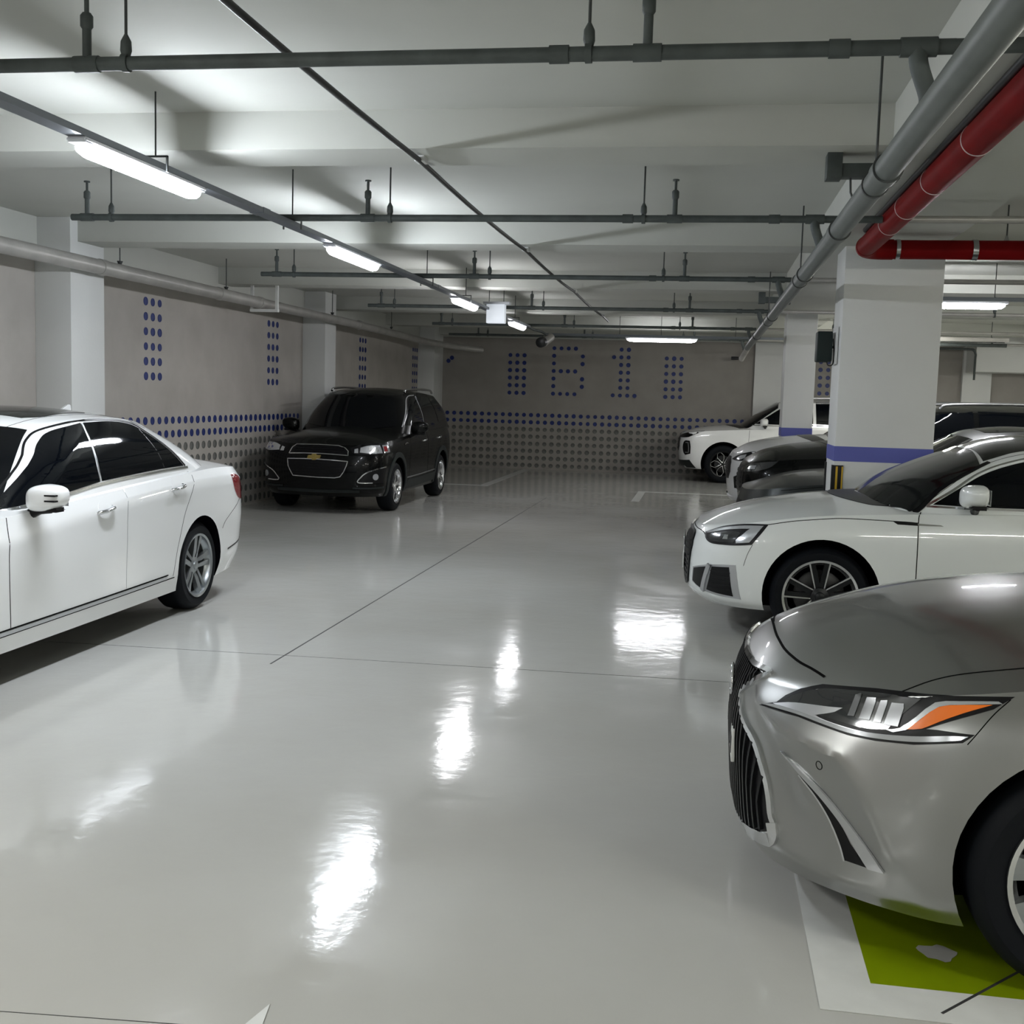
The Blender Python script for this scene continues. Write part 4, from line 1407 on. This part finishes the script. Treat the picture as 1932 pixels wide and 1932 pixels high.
# badge: ring with a slanted bar
bm = bmesh.new()
h = LSB.hit('front', 0, .63)[0]
ring = [(h.x + .016, .072 * math.cos(t), .63 + .052 * math.sin(t)) for t in [2 * PI * i / 28 for i in range(29)]]
add_tube(bm, ring, .0065, n=8)
add_tube(bm, [(h.x + .018, -.012, .668), (h.x + .018, .012, .602), (h.x + .018, -.042, .602)], .006, n=8)
obj('badge', bm, M['chrome'], gr, smooth=60)
box('plate', h.x + .004, h.x + .016, -.26, .26, .40, .51, M['plate'], r, bev=.003)
for yy in (-.2, -.13, -.05, .03, .10, .17, .22):
    box('plate_character', h.x + .0155, h.x + .018, yy - .018, yy + .018, .425, .485, M['trim_black'], [o for o in r.children if o.name.startswith('plate')][0])
# side blade vents
for o in panel('bumper_vent', LSB, 'corner', [(-.182, .548), (-.12, .512), (-.03, .470), (.040, .405), (.085, .335), (.141, .281), (.068, .281), (.050, .330), (.010, .400), (-.040, .455), (-.10, .498)], M['trim_black'], r, off=.0025, step=.015, smooth=False, skirt=.006): pass
vents = [o for o in r.children if o.name.startswith('bumper_vent')]
for s, o in zip((1, -1), vents):
    for nm, pts, m, off in (('silver_blade', [(-.172, .549), (-.09, .517), (-.01, .474), (.055, .425), (.12, .366), (.165, .322), (.194, .285), (.145, .281), (.100, .335), (.050, .398), (-.022, .458), (-.10, .506)], M['satin'], .009),
                            ('bright_edge', [(-.184, .549), (-.16, .534), (-.09, .506), (-.08, .512), (-.15, .542)], M['chrome'], .006)):
        bm = patch(LSB, 'corner', pts, off, .014, True, .008)
        if s < 0: mirror_bm(bm)
        obj(nm, bm, m, o, smooth=50)
    bm = ribbon(LSB, 'corner', [(-.10, .497), (-.040, .453), (.010, .398), (.050, .328), (.068, .279)], .006, .006)
    if s < 0: mirror_bm(bm)
    obj('bright_edge', bm, M['chrome'], o, smooth=50)
strip('hood_gap', LSB, 'top', [(.828, -.3), (.832, 0), (.829, .15), (.816, .30), (.785, .42), (.748, .50), (.715, .568)], .009, M['gap'], r, off=.0012, both=False)
strip('hood_gap', LSB, 'top', [(.829, -.15), (.816, -.30), (.785, -.42), (.748, -.50), (.715, -.568)], .009, M['gap'], r, off=.0012, both=False)
strip('hood_gap', LSB, 'top', [(.52, .755), (.389, .750), (.187, .767), (-.1, .79), (-.45, .80)], .004, M['gap'], r, off=.001)
strip('bumper_gap', LSB, 'side', [(.25, .83), (.30, .78), (.36, .70)], .003, M['gap'], r, off=.001)
P = [(-.021 + .011 * math.cos(t), .550 + .013 * math.sin(t)) for t in [2 * PI * i / 14 for i in range(14)]]
strip('parking_sensor', LSB, 'corner', P, .0022, M['gap'], r, off=.001, smooth=False, closed=True)
ws_l = [(-.33, 0), (-.38, .40), (-.52, .66), (-.66, .76), (-.95, .69), (-1.20, .58), (-1.26, .56), (-1.22, .3), (-1.21, 0)]
panel('windshield', LSC, 'top', ws_l + [(a, -b) for a, b in ws_l[::-1] if b], M['glass'], r, off=.003, step=.06, both=False)
panel('cowl', LSB, 'top', [(-.30, -.76), (-.16, -.4), (-.12, 0), (-.16, .4), (-.30, .76), (-.52, .72), (-.40, 0), (-.52, -.72)], M['trim_black'], r, off=.004, step=.07, both=False)
panel('side_window', LSC, 'side', [(-.66, .975), (-1.0, 1.17), (-1.35, 1.31), (-1.72, 1.35), (-1.70, 1.0)], M['glass'], r, off=.003, step=.05)
panel('side_window', LSC, 'side', [(-1.78, 1.0), (-1.80, 1.355), (-2.3, 1.33), (-2.7, 1.16), (-2.95, 1.03)], M['glass'], r, off=.003, step=.05)
strip('window_trim', LSC, 'side', [(-.60, .965), (-1.4, .985), (-2.3, 1.005), (-2.95, 1.02)], .014, M['chrome'], r, off=.004)
strip('door_gap', LSB, 'side', [(-.55, .30), (-.56, .6), (-.60, .92)], .005, M['gap'], r)
strip('door_gap', LSB, 'side', [(-1.72, .30), (-1.72, .6), (-1.72, .96)], .005, M['gap'], r)
mirror_pair(r, -.72, .90, 1.03, M['paint_nearcar'])
handle(r, LSB, -1.5, .84, M['paint_nearcar'], bowl=False)

# ------------------------------------------------------------------ white coupe-like sedan
r = aud
hl = [(-.140, .709), (-.05, .742), (.043, .772), (.2, .800), (.350, .810), (.330, .745), (.291, .668), (.20, .654), (.10, .648), (-.024, .647), (-.10, .672)]
panel('headlight', ASB, 'corner', hl, M['trim_black'], r, off=.003, step=.025)
for s, o in zip((1, -1), [o for o in r.children if o.name.startswith('headlight')]):
    for nm, pts, m, off in (('smoked_lens', [(-.11, .700), (.03, .722), (.15, .742), (.20, .735), (.17, .668), (.0, .660), (-.08, .676)], M['lamp_smoke'], .006),
                            ('daytime_bar', [(-.125, .710), (.04, .757), (.2, .786), (.325, .796), (.31, .772), (.2, .765), (.06, .742), (-.08, .708)], M['lamp_clear'], .008),
                            ('daytime_hook', [(.325, .795), (.30, .725), (.275, .682), (.19, .668), (.185, .690), (.225, .735), (.25, .768)], M['lamp_clear'], .009),
                            ('projector', [(.08, .685), (.085, .715), (.115, .717), (.12, .688)], M['chrome'], .008)):
        bm = patch(ASB, 'corner', pts, off, .018, True, .004)
        if s < 0: mirror_bm(bm)
        obj(nm, bm, m, o, smooth=50)
gh = [(0, .69), (.38, .688), (.47, .62), (.475, .56), (.44, .42), (.36, .315), (0, .305)]
gr, _ = panel('grille', ASB, 'front', sym(gh), M['trim_black'], r, off=.004, step=.04, both=False, smooth=False)
strip('grille_frame', ASB, 'front', gh, .018, M['alloy_dark'], gr, off=.012)
for z in [.34 + .036 * i for i in range(9)]:
    wv = .33 + (z - .31) * .42 if z < .58 else .44 - (z - .58) * .3
    strip('grille_slat', ASB, 'front', [(-wv, z), (0, z), (wv, z)], .009, M['alloy_dark'], gr, off=.010, both=False, smooth=False)
hx = ASB.hit('front', 0, .60)[0].x + .012
for i in range(4):
    bm = bmesh.new()
    add_tube(bm, [(hx + .006, -.105 + .07 * i + .044 * math.cos(t), .60 + .044 * math.sin(t)) for t in [2 * PI * k / 22 for k in range(23)]], .0055, n=6)
    obj('emblem_ring', bm, M['chrome'], gr, smooth=60)
box('plate', hx + .002, hx + .012, -.26, .26, .40, .51, M['plate'], r, bev=.003)
panel('bumper_vent', ASB, 'corner', [(-.225, .452), (-.12, .478), (-.03, .496), (.10, .512), (.200, .520), (.215, .40), (.230, .284), (.10, .288), (-.041, .300), (-.16, .322), (-.245, .345)], M['satin'], r, off=.003, step=.025, smooth=False)
for s, o in zip((1, -1), [o for o in r.children if o.name.startswith('bumper_vent')]):
    for nm, pts, m, off in (('dark_slot', [(-.205, .447), (-.12, .466), (-.045, .480), (-.075, .400), (-.11, .318), (-.16, .330), (-.225, .352)], M['trim_black'], .006),
                            ('dark_mesh', [(.015, .488), (.155, .500), (.165, .40), (.180, .300), (.05, .308), (-.040, .318), (-.010, .40)], M['trim_black'], .006)):
        bm = patch(ASB, 'corner', pts, off, .02, False, .004)
        if s < 0: mirror_bm(bm)
        obj(nm, bm, m, o, smooth=50)
    for z in (.34, .37, .40, .43, .46):
        bm = ribbon(ASB, 'corner', [(.0 - (.43 - z) * .12, z), (.165, z)], .006, .009, smooth=False)
        if s < 0: mirror_bm(bm)
        obj('mesh_bar', bm, M['alloy_dark'], o)
    for nm, path, wd, off in (('silver_fin', [(-.005, .500), (-.028, .45), (-.055, .385), (-.085, .305)], .036, .016),):
        bm = ribbon(ASB, 'corner', path, wd, off)
        if s < 0: mirror_bm(bm)
        obj(nm, bm, M['satin'], o, smooth=50)
strip('bumper_gap', ASB, 'corner', [(.295, .668), (.27, .60), (.25, .52)], .003, M['gap'], r)
strip('hood_gap', ASB, 'side', [(.365, .808), (.19, .843), (-.02, .868), (-.153, .876), (-.50, .872), (-.60, .868)], .005, M['gap'], r)
strip('hood_gap', ASB, 'top', [(.78, -.60), (.835, -.35), (.855, 0), (.835, .35), (.78, .60)], .006, M['gap'], r, both=False)
strip('door_gap', ASB, 'side', [(-.605, .30), (-.602, .6), (-.602, .875), (-.625, .935), (-.70, .975)], .006, M['gap'], r)
strip('door_gap', ASB, 'side', [(-1.72, .30), (-1.71, .6), (-1.70, .96)], .005, M['gap'], r)
panel('wing_badge', ASB, 'side', [(-.435, .874), (-.60, .868), (-.60, .850), (-.47, .853)], M['trim_black'], r, off=.003, step=.03, smooth=False)
panel('wing_badge', ASB, 'side', [(-.595, .864), (-.74, .860), (-.76, .852), (-.60, .850)], M['chrome'], r, off=.005, step=.03, smooth=False)
wsA = [(-.245, 0), (-.285, .35), (-.37, .60), (-.47, .765), (-.58, .81), (-.74, .755), (-.885, .700), (-1.02, .638), (-1.03, .3), (-1.00, 0)]
panel('windshield', ASC, 'top', wsA + [(a, -b) for a, b in wsA[::-1] if b], M['glass_top'], r, off=.008, step=.03, both=False)
strip('windshield_gasket', ASC, 'top', [(-.45, .775), (-.58, .822), (-.74, .768), (-.885, .712), (-1.02, .648), (-1.08, .62)], .030, M['trim_black'], r, off=.006)
rfA = [(-1.025, 0), (-1.045, .3), (-1.05, .585), (-1.4, .555), (-2.0, .54), (-2.55, .52), (-2.6, .3), (-2.62, 0)]
panel('glass_roof', ASC, 'top', rfA + [(a, -b) for a, b in rfA[::-1] if b], M['glass_top'], r, off=.003, step=.07, both=False)
panel('cowl', ASB, 'top', [(-.30, -.62), (-.16, -.35), (-.11, 0), (-.16, .35), (-.30, .62), (-.46, .70), (-.30, 0), (-.46, -.70)], M['trim_black'], r, off=.004, step=.06, both=False)
strip('roof_seam', ASC, 'side', [(-.66, .995), (-.80, 1.105), (-.98, 1.225), (-1.25, 1.325), (-1.6, 1.375), (-2.2, 1.365), (-2.7, 1.24)], .003, M['gap'], r)
panel('side_window', ASC, 'side', [(-.70, .988), (-.84, 1.080), (-1.01, 1.185), (-1.20, 1.258), (-1.45, 1.318), (-1.66, 1.335), (-1.69, .995), (-1.2, .985)], M['glass'], r, off=.005, step=.02)
panel('side_window', ASC, 'side', [(-1.73, .995), (-1.70, 1.337), (-2.1, 1.32), (-2.5, 1.22), (-2.95, 1.05), (-2.9, 1.01)], M['glass'], r, off=.005, step=.02)
strip('window_trim', ASC, 'side', [(-.66, .978), (-.82, 1.080), (-.99, 1.195), (-1.18, 1.272), (-1.44, 1.335), (-1.7, 1.352), (-2.1, 1.335), (-2.5, 1.235), (-2.98, 1.05)], .016, M['chrome'], r, off=.005)
strip('window_trim', ASC, 'side', [(-.66, .974), (-1.2, .975), (-2.0, .985), (-2.98, 1.02)], .014, M['chrome'], r, off=.005)
mirror_pair(r, -.95, .87, 1.062, M['paint_pearl'], sx=.115, sy=.12, sz=.078)
handle(r, ASB, -1.52, .80, M['paint_pearl'], bowl=False)

# ------------------------------------------------------------------ white sedan on the left
r = sed
panel('side_window', SSC, 'side', [(-.60, .93), (-.85, 1.065), (-1.07, 1.178), (-1.25, 1.272), (-1.42, 1.335), (-1.69, 1.378), (-1.60, 1.15), (-1.58, 1.025), (-1.17, .985)], M['glass'], r, off=.005, step=.02)
panel('side_window', SSC, 'side', [(-1.72, 1.380), (-2.05, 1.383), (-2.30, 1.355), (-2.45, 1.285), (-2.60, 1.18), (-2.735, 1.062), (-2.3, 1.055), (-1.61, 1.028), (-1.63, 1.15)], M['glass'], r, off=.005, step=.02)
strip('window_pillar_trim', SSC, 'side', [(-1.70, 1.375), (-1.65, 1.25), (-1.61, 1.12), (-1.59, 1.03)], .012, M['satin'], r, off=.005)
strip('quarter_divider', SSC, 'side', [(-2.36, 1.325), (-2.42, 1.18), (-2.44, 1.065)], .010, M['trim_black'], r, off=.005)
strip('window_trim', SSC, 'side', [(-.56, .92), (-.83, 1.072), (-1.05, 1.190), (-1.23, 1.285), (-1.41, 1.350), (-1.69, 1.392), (-2.05, 1.396), (-2.32, 1.366), (-2.47, 1.292), (-2.62, 1.185), (-2.76, 1.062)], .014, M['trim_black'], r, off=.004)
strip('window_trim', SSC, 'side', [(-.56, .918), (-1.17, .973), (-1.60, 1.012), (-2.3, 1.040), (-2.79, 1.050)], .016, M['chrome'], r, off=.006)
strip('roof_seam', SSC, 'side', [(-.62, .99), (-.95, 1.17), (-1.22, 1.32), (-1.45, 1.395), (-1.8, 1.425), (-2.2, 1.415), (-2.5, 1.33)], .003, M['gap'], r)
wsS = [(-.34, 0), (-.40, .45), (-.52, .68), (-.66, .775), (-.95, .665), (-1.22, .555), (-1.33, .52), (-1.28, .3), (-1.24, 0)]
panel('windshield', SSC, 'top', wsS + [(a, -b) for a, b in wsS[::-1] if b], M['glass'], r, off=.003, step=.05, both=False)
panel('sunroof', SSC, 'top', [(-1.46, -.40), (-1.42, 0), (-1.46, .40), (-1.62, .47), (-2.08, .46), (-2.1, 0), (-2.08, -.46), (-1.62, -.47)], M['glass_top'], r, off=.004, step=.06, both=False)
panel('rear_window', SSC, 'top', [(-2.83, -.50), (-2.80, 0), (-2.83, .50), (-3.25, .62), (-3.40, 0), (-3.25, -.62)], M['glass'], r, off=.003, step=.06, both=False)
panel('cowl', SSB, 'top', [(-.32, -.76), (-.2, -.4), (-.16, 0), (-.2, .4), (-.32, .76), (-.52, .72), (-.42, 0), (-.52, -.72)], M['trim_black'], r, off=.004, step=.07, both=False)
solid('antenna_fin', [(-2.56, 1.44), (-2.64, 1.475), (-2.67, 1.475), (-2.68, 1.43)], 'y', -.012, .012, M['paint_white'], r, bev=.004)
strip('door_gap', SSB, 'side', [(-.56, .93), (-.525, .78), (-.514, .62), (-.537, .317)], .005, M['gap'], r)
strip('door_gap', SSB, 'side', [(-1.80, 1.02), (-1.77, .70), (-1.78, .31)], .004, M['satin'], r)
strip('door_gap', SSB, 'side', [(-2.78, 1.04), (-2.72, .90), (-2.58, .72), (-2.50, .52), (-2.44, .31)], .003, M['gap'], r)
strip('sill_molding', SSB, 'side', [(.30, .290), (-.45, .296), (-1.4, .302), (-2.34, .312)], .020, M['satin'], r, off=.006)
strip('sill_gap', SSB, 'side', [(.30, .306), (-.45, .312), (-1.4, .318), (-2.36, .328)], .007, M['gap'], r, off=.004)
strip('sill_gap', SSB, 'side', [(.30, .276), (-.45, .282), (-1.4, .288), (-2.46, .298)], .005, M['gap'], r, off=.004)
handle(r, SSB, -1.50, .862, M['chrome'])
handle(r, SSB, -2.475, .928, M['chrome'])
mirror_pair(r, -.79, .885, 1.0, M['paint_white'], sx=.105, sy=.115, sz=.074, slits=True)
panel('tail_light', SSB, 'side', [(-3.41, .958), (-3.52, .957), (-3.66, .90), (-3.76, .83), (-3.74, .765), (-3.60, .760), (-3.50, .82)], M['lamp_red'], r, off=.004, step=.03)
strip('bumper_gap', SSB, 'side', [(-3.60, .755), (-3.48, .70), (-3.30, .62), (-3.24, .56)], .003, M['gap'], r)
strip('bumper_strip', SSB, 'side', [(-3.36, .385), (-3.55, .41), (-3.80, .44)], .010, M['trim_black'], r, off=.003)
panel('tail_light', SSB, 'rear', [(.52, .93), (.80, .94), (.83, .80), (.55, .78)], M['lamp_red'], r, off=.004, step=.04)
panel('headlight', SSB, 'front', [(.50, .66), (.78, .70), (.80, .58), (.52, .55)], M['lamp_clear'], r, off=.004, step=.05)

# ------------------------------------------------------------------ black utility vehicle in the corner
r = cap
K = .004
gu, _ = panel('grille', CSB, 'front', [(-.425, .832), (-.39, .915), (-.34, .955), (0, .962), (.28, .955), (.38, .925), (.430, .885), (.437, .826), (.2, .838), (0, .842), (-.2, .840)], M['trim_black'], r, off=.004, step=.04, both=False, smooth=False)
strip('grille_frame', CSB, 'front', [(-.425, .832), (-.39, .915), (-.34, .955), (0, .962), (.28, .955), (.38, .925), (.430, .885), (.437, .826), (.2, .838), (0, .842), (-.2, .840)], .012, M['chrome'], gu, off=.009, both=False, smooth=False, closed=True)
P = [(-.442, .757), (-.43, .66), (-.40, .60), (-.355, .525), (0, .512), (.26, .512), (.335, .53), (.385, .60), (.42, .68), (.437, .745), (.2, .758), (0, .764), (-.2, .764)]
gl, _ = panel('grille', CSB, 'front', P, M['trim_black'], r, off=.004, step=.04, both=False, smooth=False)
strip('grille_frame', CSB, 'front', P, .012, M['chrome'], gl, off=.009, both=False, smooth=False, closed=True)
for z in (.56, .60, .64, .68, .72): strip('grille_slat', CSB, 'front', [(-.35, z), (0, z), (.35, z)], .010, M['trim_black'], gl, off=.010, both=False, smooth=False)
for z in (.87, .90, .93): strip('grille_slat', CSB, 'front', [(-.34, z), (0, z), (.36, z)], .008, M['trim_black'], gu, off=.010, both=False, smooth=False)
ex = CSB.hit('front', -.04, .80)[0].x
solid('emblem', [(-.045 + a, .795 + b) for a, b in ((-.085, .022), (-.03, .026), (-.03, .043), (.03, .045), (.03, .028), (.098, .026), (.082, -.022), (.03, -.024), (.03, -.042), (-.03, -.044), (-.03, -.026), (-.10, -.024))], 'x', ex, ex + .03, M['gold'], gu, bev=.004)
panel('headlight', CSB, 'corner', [(-.255, .928), (-.08, .985), (.12, .998), (.325, .995), (.36, .93), (.395, .857), (.2, .850), (0, .846), (-.224, .849), (-.25, .88)], M['trim_black'], r, off=.004, step=.03)
for s, o in zip((1, -1), [o for o in r.children if o.name.startswith('headlight')]):
    for nm, pts, m, off in (('clear_lens', [(-.16, .870), (-.13, .935), (-.02, .965), (.15, .972), (.17, .865), (0, .858)], M['lamp_clear'], .007),
                            ('inner_lens', [(-.225, .862), (-.21, .912), (-.165, .925), (-.18, .862)], M['lamp_clear'], .007),
                            ('amber_lens', [(.20, .868), (.19, .972), (.31, .978), (.34, .92), (.35, .872)], M['lamp_clear'], .007),
                            ('amber_signal', [(.21, .885), (.205, .955), (.28, .955), (.29, .89)], M['lamp_red'], .009),
                            ('projector', [(.0, .875), (-.04, .90), (-.03, .94), (.03, .955), (.09, .94), (.105, .90), (.06, .875)], M['chrome'], .010)):
        bm = patch(CSB, 'corner', pts, off, .03, True, .004)
        if s < 0: mirror_bm(bm)
        obj(nm, bm, m, o, smooth=50)
panel('fog_lamp', CSB, 'corner', [(-.19, .458), (-.15, .53), (-.10, .585), (-.02, .62), (.06, .642), (.236, .670), (.21, .56), (.177, .448)], M['trim_black'], r, off=.004, step=.03, smooth=False)
for s, o in zip((1, -1), [o for o in r.children if o.name.startswith('fog_lamp')]):
    bm = ribbon(CSB, 'corner', [(-.0, .452), (-.19, .456), (-.16, .53), (-.10, .588), (-.02, .622), (.06, .645), (.24, .674)], .014, .009)
    if s < 0: mirror_bm(bm)
    obj('chrome_edge', bm, M['chrome'], o, smooth=50)
    bm = patch(CSB, 'corner', [(.04 + .045 * math.cos(t), .535 + .045 * math.sin(t)) for t in [2 * PI * i / 14 for i in range(14)]], .012, .03, False, .01)
    if s < 0: mirror_bm(bm)
    obj('fog_lens', bm, M['lamp_clear'], o, smooth=50)
strip('bumper_bar', CSB, 'corner', [(-.25, .375), (-.1, .375), (.1, .38), (.2, .385)], .022, M['cladding'], r, off=.012)
strip('bumper_bar', CSB, 'front', [(-.6, .33), (0, .32), (.6, .33)], .04, M['cladding'], r, off=.012, both=False)
panel('windshield', CSC, 'front', [(-.70, 1.21), (-.4, 1.175), (0, 1.165), (.4, 1.175), (.70, 1.21), (.655, 1.35), (.58, 1.50), (.50, 1.64), (.25, 1.685), (0, 1.695), (-.25, 1.685), (-.50, 1.64), (-.58, 1.50), (-.655, 1.35)], M['glass'], r, off=.004, step=.06, both=False, smooth=False)
panel('side_window', CSC, 'side', [(-.80, 1.23), (-1.12, 1.46), (-1.42, 1.635), (-1.70, 1.67), (-1.72, 1.20)], M['glass'], r, off=.004, step=.05)
panel('side_window', CSC, 'side', [(-1.80, 1.20), (-1.78, 1.675), (-2.48, 1.655), (-2.62, 1.22)], M['glass'], r, off=.004, step=.05)
panel('side_window', CSC, 'side', [(-2.70, 1.26), (-2.58, 1.645), (-3.05, 1.60), (-3.35, 1.38), (-3.3, 1.32)], M['glass'], r, off=.004, step=.05)
strip('window_trim', CSC, 'side', [(-.72, 1.20), (-1.08, 1.47), (-1.38, 1.655), (-1.70, 1.69)], .012, M['satin'], r, off=.005)
strip('window_trim', CSC, 'side', [(-1.76, 1.20), (-1.745, 1.45), (-1.735, 1.67)], .014, M['satin'], r, off=.004)
for s in (1, -1):
    tube('roof_rail', smooth_path([(-1.42, s * .60, 1.725), (-1.52, s * .60, 1.765), (-2.2, s * .615, 1.785), (-3.0, s * .60, 1.775), (-3.25, s * .58, 1.73)], 5), .018, M['chrome'], r)
for x0 in (0, -2.707):
    path = [(x0 + .455 * math.cos(t), .365 + .455 * math.sin(t)) for t in [PI * (-.08 + 1.16 * i / 26) for i in range(27)]]
    strip('arch_cladding', CSB, 'side', path, .075, M['cladding'], r, off=.012, smooth=False)
strip('sill_cladding', CSB, 'side', [(-.50, .35), (-1.3, .36), (-2.22, .38)], .14, M['cladding'], r, off=.010, smooth=False)
strip('sill_molding', CSB, 'side', [(-.50, .455), (-1.3, .465), (-2.2, .485)], .012, M['satin'], r, off=.012, smooth=False)
strip('door_gap', CSB, 'side', [(-.62, .42), (-.66, .8), (-.74, 1.14)], .006, M['gap'], r)
strip('door_gap', CSB, 'side', [(-1.75, .42), (-1.74, .8), (-1.76, 1.14)], .006, M['gap'], r)
strip('wing_vent', CSB, 'side', [(-.36, .955), (-.46, .975), (-.54, .970)], .018, M['chrome'], r, off=.006)
handle(r, CSB, -1.52, .99, M['chrome'], bowl=False); handle(r, CSB, -2.48, 1.01, M['chrome'], bowl=False)
mirror_pair(r, -.78, .90, 1.20, M['paint_black'], sx=.10, sy=.14, sz=.10)


# ------------------------------------------------------------------ shared details of the three tall vehicles on the right
def suv_details(r, SB, SCb, paint, rails, mirror_m):
    panel('side_window', SCb, 'side', [(-.62, 1.22), (-.85, 1.37), (-1.15, 1.56), (-1.35, 1.63), (-1.72, 1.67), (-1.74, 1.21)], M['glass'], r, off=.008, step=.03)
    panel('side_window', SCb, 'side', [(-1.80, 1.21), (-1.78, 1.675), (-2.75, 1.67), (-2.86, 1.23)], M['glass'], r, off=.008, step=.03)
    panel('side_window', SCb, 'side', [(-2.96, 1.24), (-2.86, 1.665), (-3.40, 1.62), (-3.66, 1.38), (-3.62, 1.28)], M['glass'], r, off=.008, step=.03)
    strip('window_trim', SCb, 'side', [(-.55, 1.19), (-1.5, 1.195), (-2.6, 1.21), (-3.7, 1.25)], .02, M['chrome'], r, off=.005)
    wsP = [(-.20, 0), (-.28, .5), (-.42, .74), (-.52, .80), (-.80, .76), (-1.05, .66), (-1.08, .3), (-1.05, 0)]
    panel('windshield', SCb, 'top', wsP + [(a, -b) for a, b in wsP[::-1] if b], M['glass'], r, off=.004, step=.07, both=False)
    panel('cowl', SB, 'top', [(-.30, -.80), (-.10, -.4), (-.05, 0), (-.10, .4), (-.30, .80), (-.44, .78), (-.25, 0), (-.44, -.78)], M['trim_black'], r, off=.004, step=.08, both=False)
    for s in (1, -1):
        tube('roof_rail', smooth_path([(-1.35, s * .68, 1.70), (-1.5, s * .69, 1.755), (-2.4, s * .70, 1.775), (-3.3, s * .69, 1.755), (-3.5, s * .66, 1.70)], 5), .018, rails, r)
    strip('door_gap', SB, 'side', [(-.50, .38), (-.49, .8), (-.50, 1.14)], .006, M['gap'], r)
    mirror_pair(r, -.80, .89, 1.25, mirror_m, sx=.105, sy=.115, sz=.085)
    gr, _ = panel('grille', SB, 'front', sym([(0, .93), (.45, .93), (.60, .86), (.62, .72), (.50, .62), (0, .60)]), M['trim_black'], r, off=.006, step=.06, both=False, smooth=False)
    for z in (.67, .73, .79, .85): strip('grille_slat', SB, 'front', [(-.5, z), (0, z), (.5, z)], .02, M['alloy_dark'], gr, off=.014, both=False, smooth=False)


suv_details(pal, PSB, PSC, M['paint_white'], M['satin'], M['paint_white'])
panel('headlight', PSB, 'corner', [(-.36, .935), (-.18, .965), (.0, .995), (.2, 1.03), (.354, 1.047), (.27, .99), (.17, .935), (.08, .905), (-.2, .895), (-.34, .90)], M['trim_black'], pal, off=.005, step=.05)
panel('daytime_lamp', PSB, 'corner', [(.008, .80), (.06, .840), (.17, .838), (.195, .72), (.186, .576), (.06, .545), (.01, .60), (-.012, .70)], M['trim_black'], pal, off=.005, step=.04)
for s, o in zip((1, -1), [o for o in pal.children if o.name.startswith('daytime_lamp')]):
    bm = ribbon(PSB, 'corner', [(.075, .80), (.14, .80), (.155, .70), (.15, .60), (.07, .60)], .012, .010, smooth=False)
    if s < 0: mirror_bm(bm)
    obj('light_guide', bm, M['lamp_clear'], o)
panel('bumper_cladding', PSB, 'corner', [(-.6, .42), (-.3, .43), (0, .44), (.16, .45), (.22, .36), (.26, .27), (0, .27), (-.6, .28)], M['cladding'], pal, off=.006, step=.05)

suv_details(sil, VSB, VSC, M['paint_silver'], M['satin'], M['paint_silver'])
panel('headlight', VSB, 'corner', [(-.20, .90), (-.02, .975), (.21, 1.025), (.255, 1.01), (.16, .91), (.0, .885)], M['trim_black'], sil, off=.005, step=.04)
panel('headlight_lens', VSB, 'corner', [(-.05, .915), (.02, .955), (.12, .98), (.12, .93), (.04, .905)], M['lamp_clear'], sil, off=.009, step=.04)
panel('bumper_vent', VSB, 'corner', [(-.06, .66), (.04, .69), (.10, .62), (.08, .50), (-.05, .50)], M['trim_black'], sil, off=.005, step=.05)
strip('bumper_lip', VSB, 'corner', [(-.5, .36), (-.2, .35), (.0, .36), (.15, .38)], .06, M['paint_silver'], sil, off=.02)

suv_details(blk, BSB, BSC, M['paint_black'], M['satin'], M['paint_black'])
panel('headlight', BSB, 'corner', [(-.35, .90), (-.12, .96), (.15, 1.00), (.30, 1.02), (.22, .93), (.0, .88), (-.3, .87)], M['lamp_smoke'], blk, off=.005, step=.05)
panel('headlight_lens', BSB, 'corner', [(-.12, .90), (-.05, .945), (.05, .955), (.05, .91)], M['lamp_clear'], blk, off=.009, step=.04)
strip('bumper_chrome', BSB, 'corner', [(-.2, .60), (-.05, .62), (.1, .63)], .02, M['chrome'], blk, off=.01)

r = drk
panel('side_window', DSC, 'side', [(-.60, .93), (-.85, 1.065), (-1.25, 1.272), (-1.42, 1.335), (-1.69, 1.378), (-1.58, 1.025)], M['glass'], r, off=.003, step=.05)
panel('side_window', DSC, 'side', [(-1.72, 1.380), (-2.05, 1.383), (-2.45, 1.285), (-2.735, 1.062), (-1.61, 1.028)], M['glass'], r, off=.003, step=.05)
panel('windshield', DSC, 'top', wsS + [(a, -b) for a, b in wsS[::-1] if b], M['glass'], r, off=.003, step=.06, both=False)
panel('sunroof', DSC, 'top', [(-1.46, -.40), (-1.42, 0), (-1.46, .40), (-1.62, .47), (-2.08, .46), (-2.1, 0), (-2.08, -.46), (-1.62, -.47)], M['glass_top'], r, off=.004, step=.08, both=False)
panel('headlight', DSB, 'corner', [(-.20, .66), (.0, .70), (.25, .75), (.30, .72), (.15, .63), (-.1, .60)], M['lamp_smoke'], r, off=.004, step=.05)
panel('headlight_lens', DSB, 'corner', [(-.05, .66), (.02, .69), (.10, .70), (.10, .66)], M['lamp_clear'], r, off=.008, step=.04)
panel('grille', DSB, 'front', sym([(0, .66), (.35, .66), (.40, .58), (.32, .45), (0, .44)]), M['trim_black'], r, off=.004, step=.06, both=False, smooth=False)
strip('hood_gap', DSB, 'side', [(.45, .80), (.1, .85), (-.3, .885)], .005, M['gap'], r)
mirror_pair(r, -.93, .885, 1.005, M['paint_dark'], sx=.10, sy=.12, sz=.075)
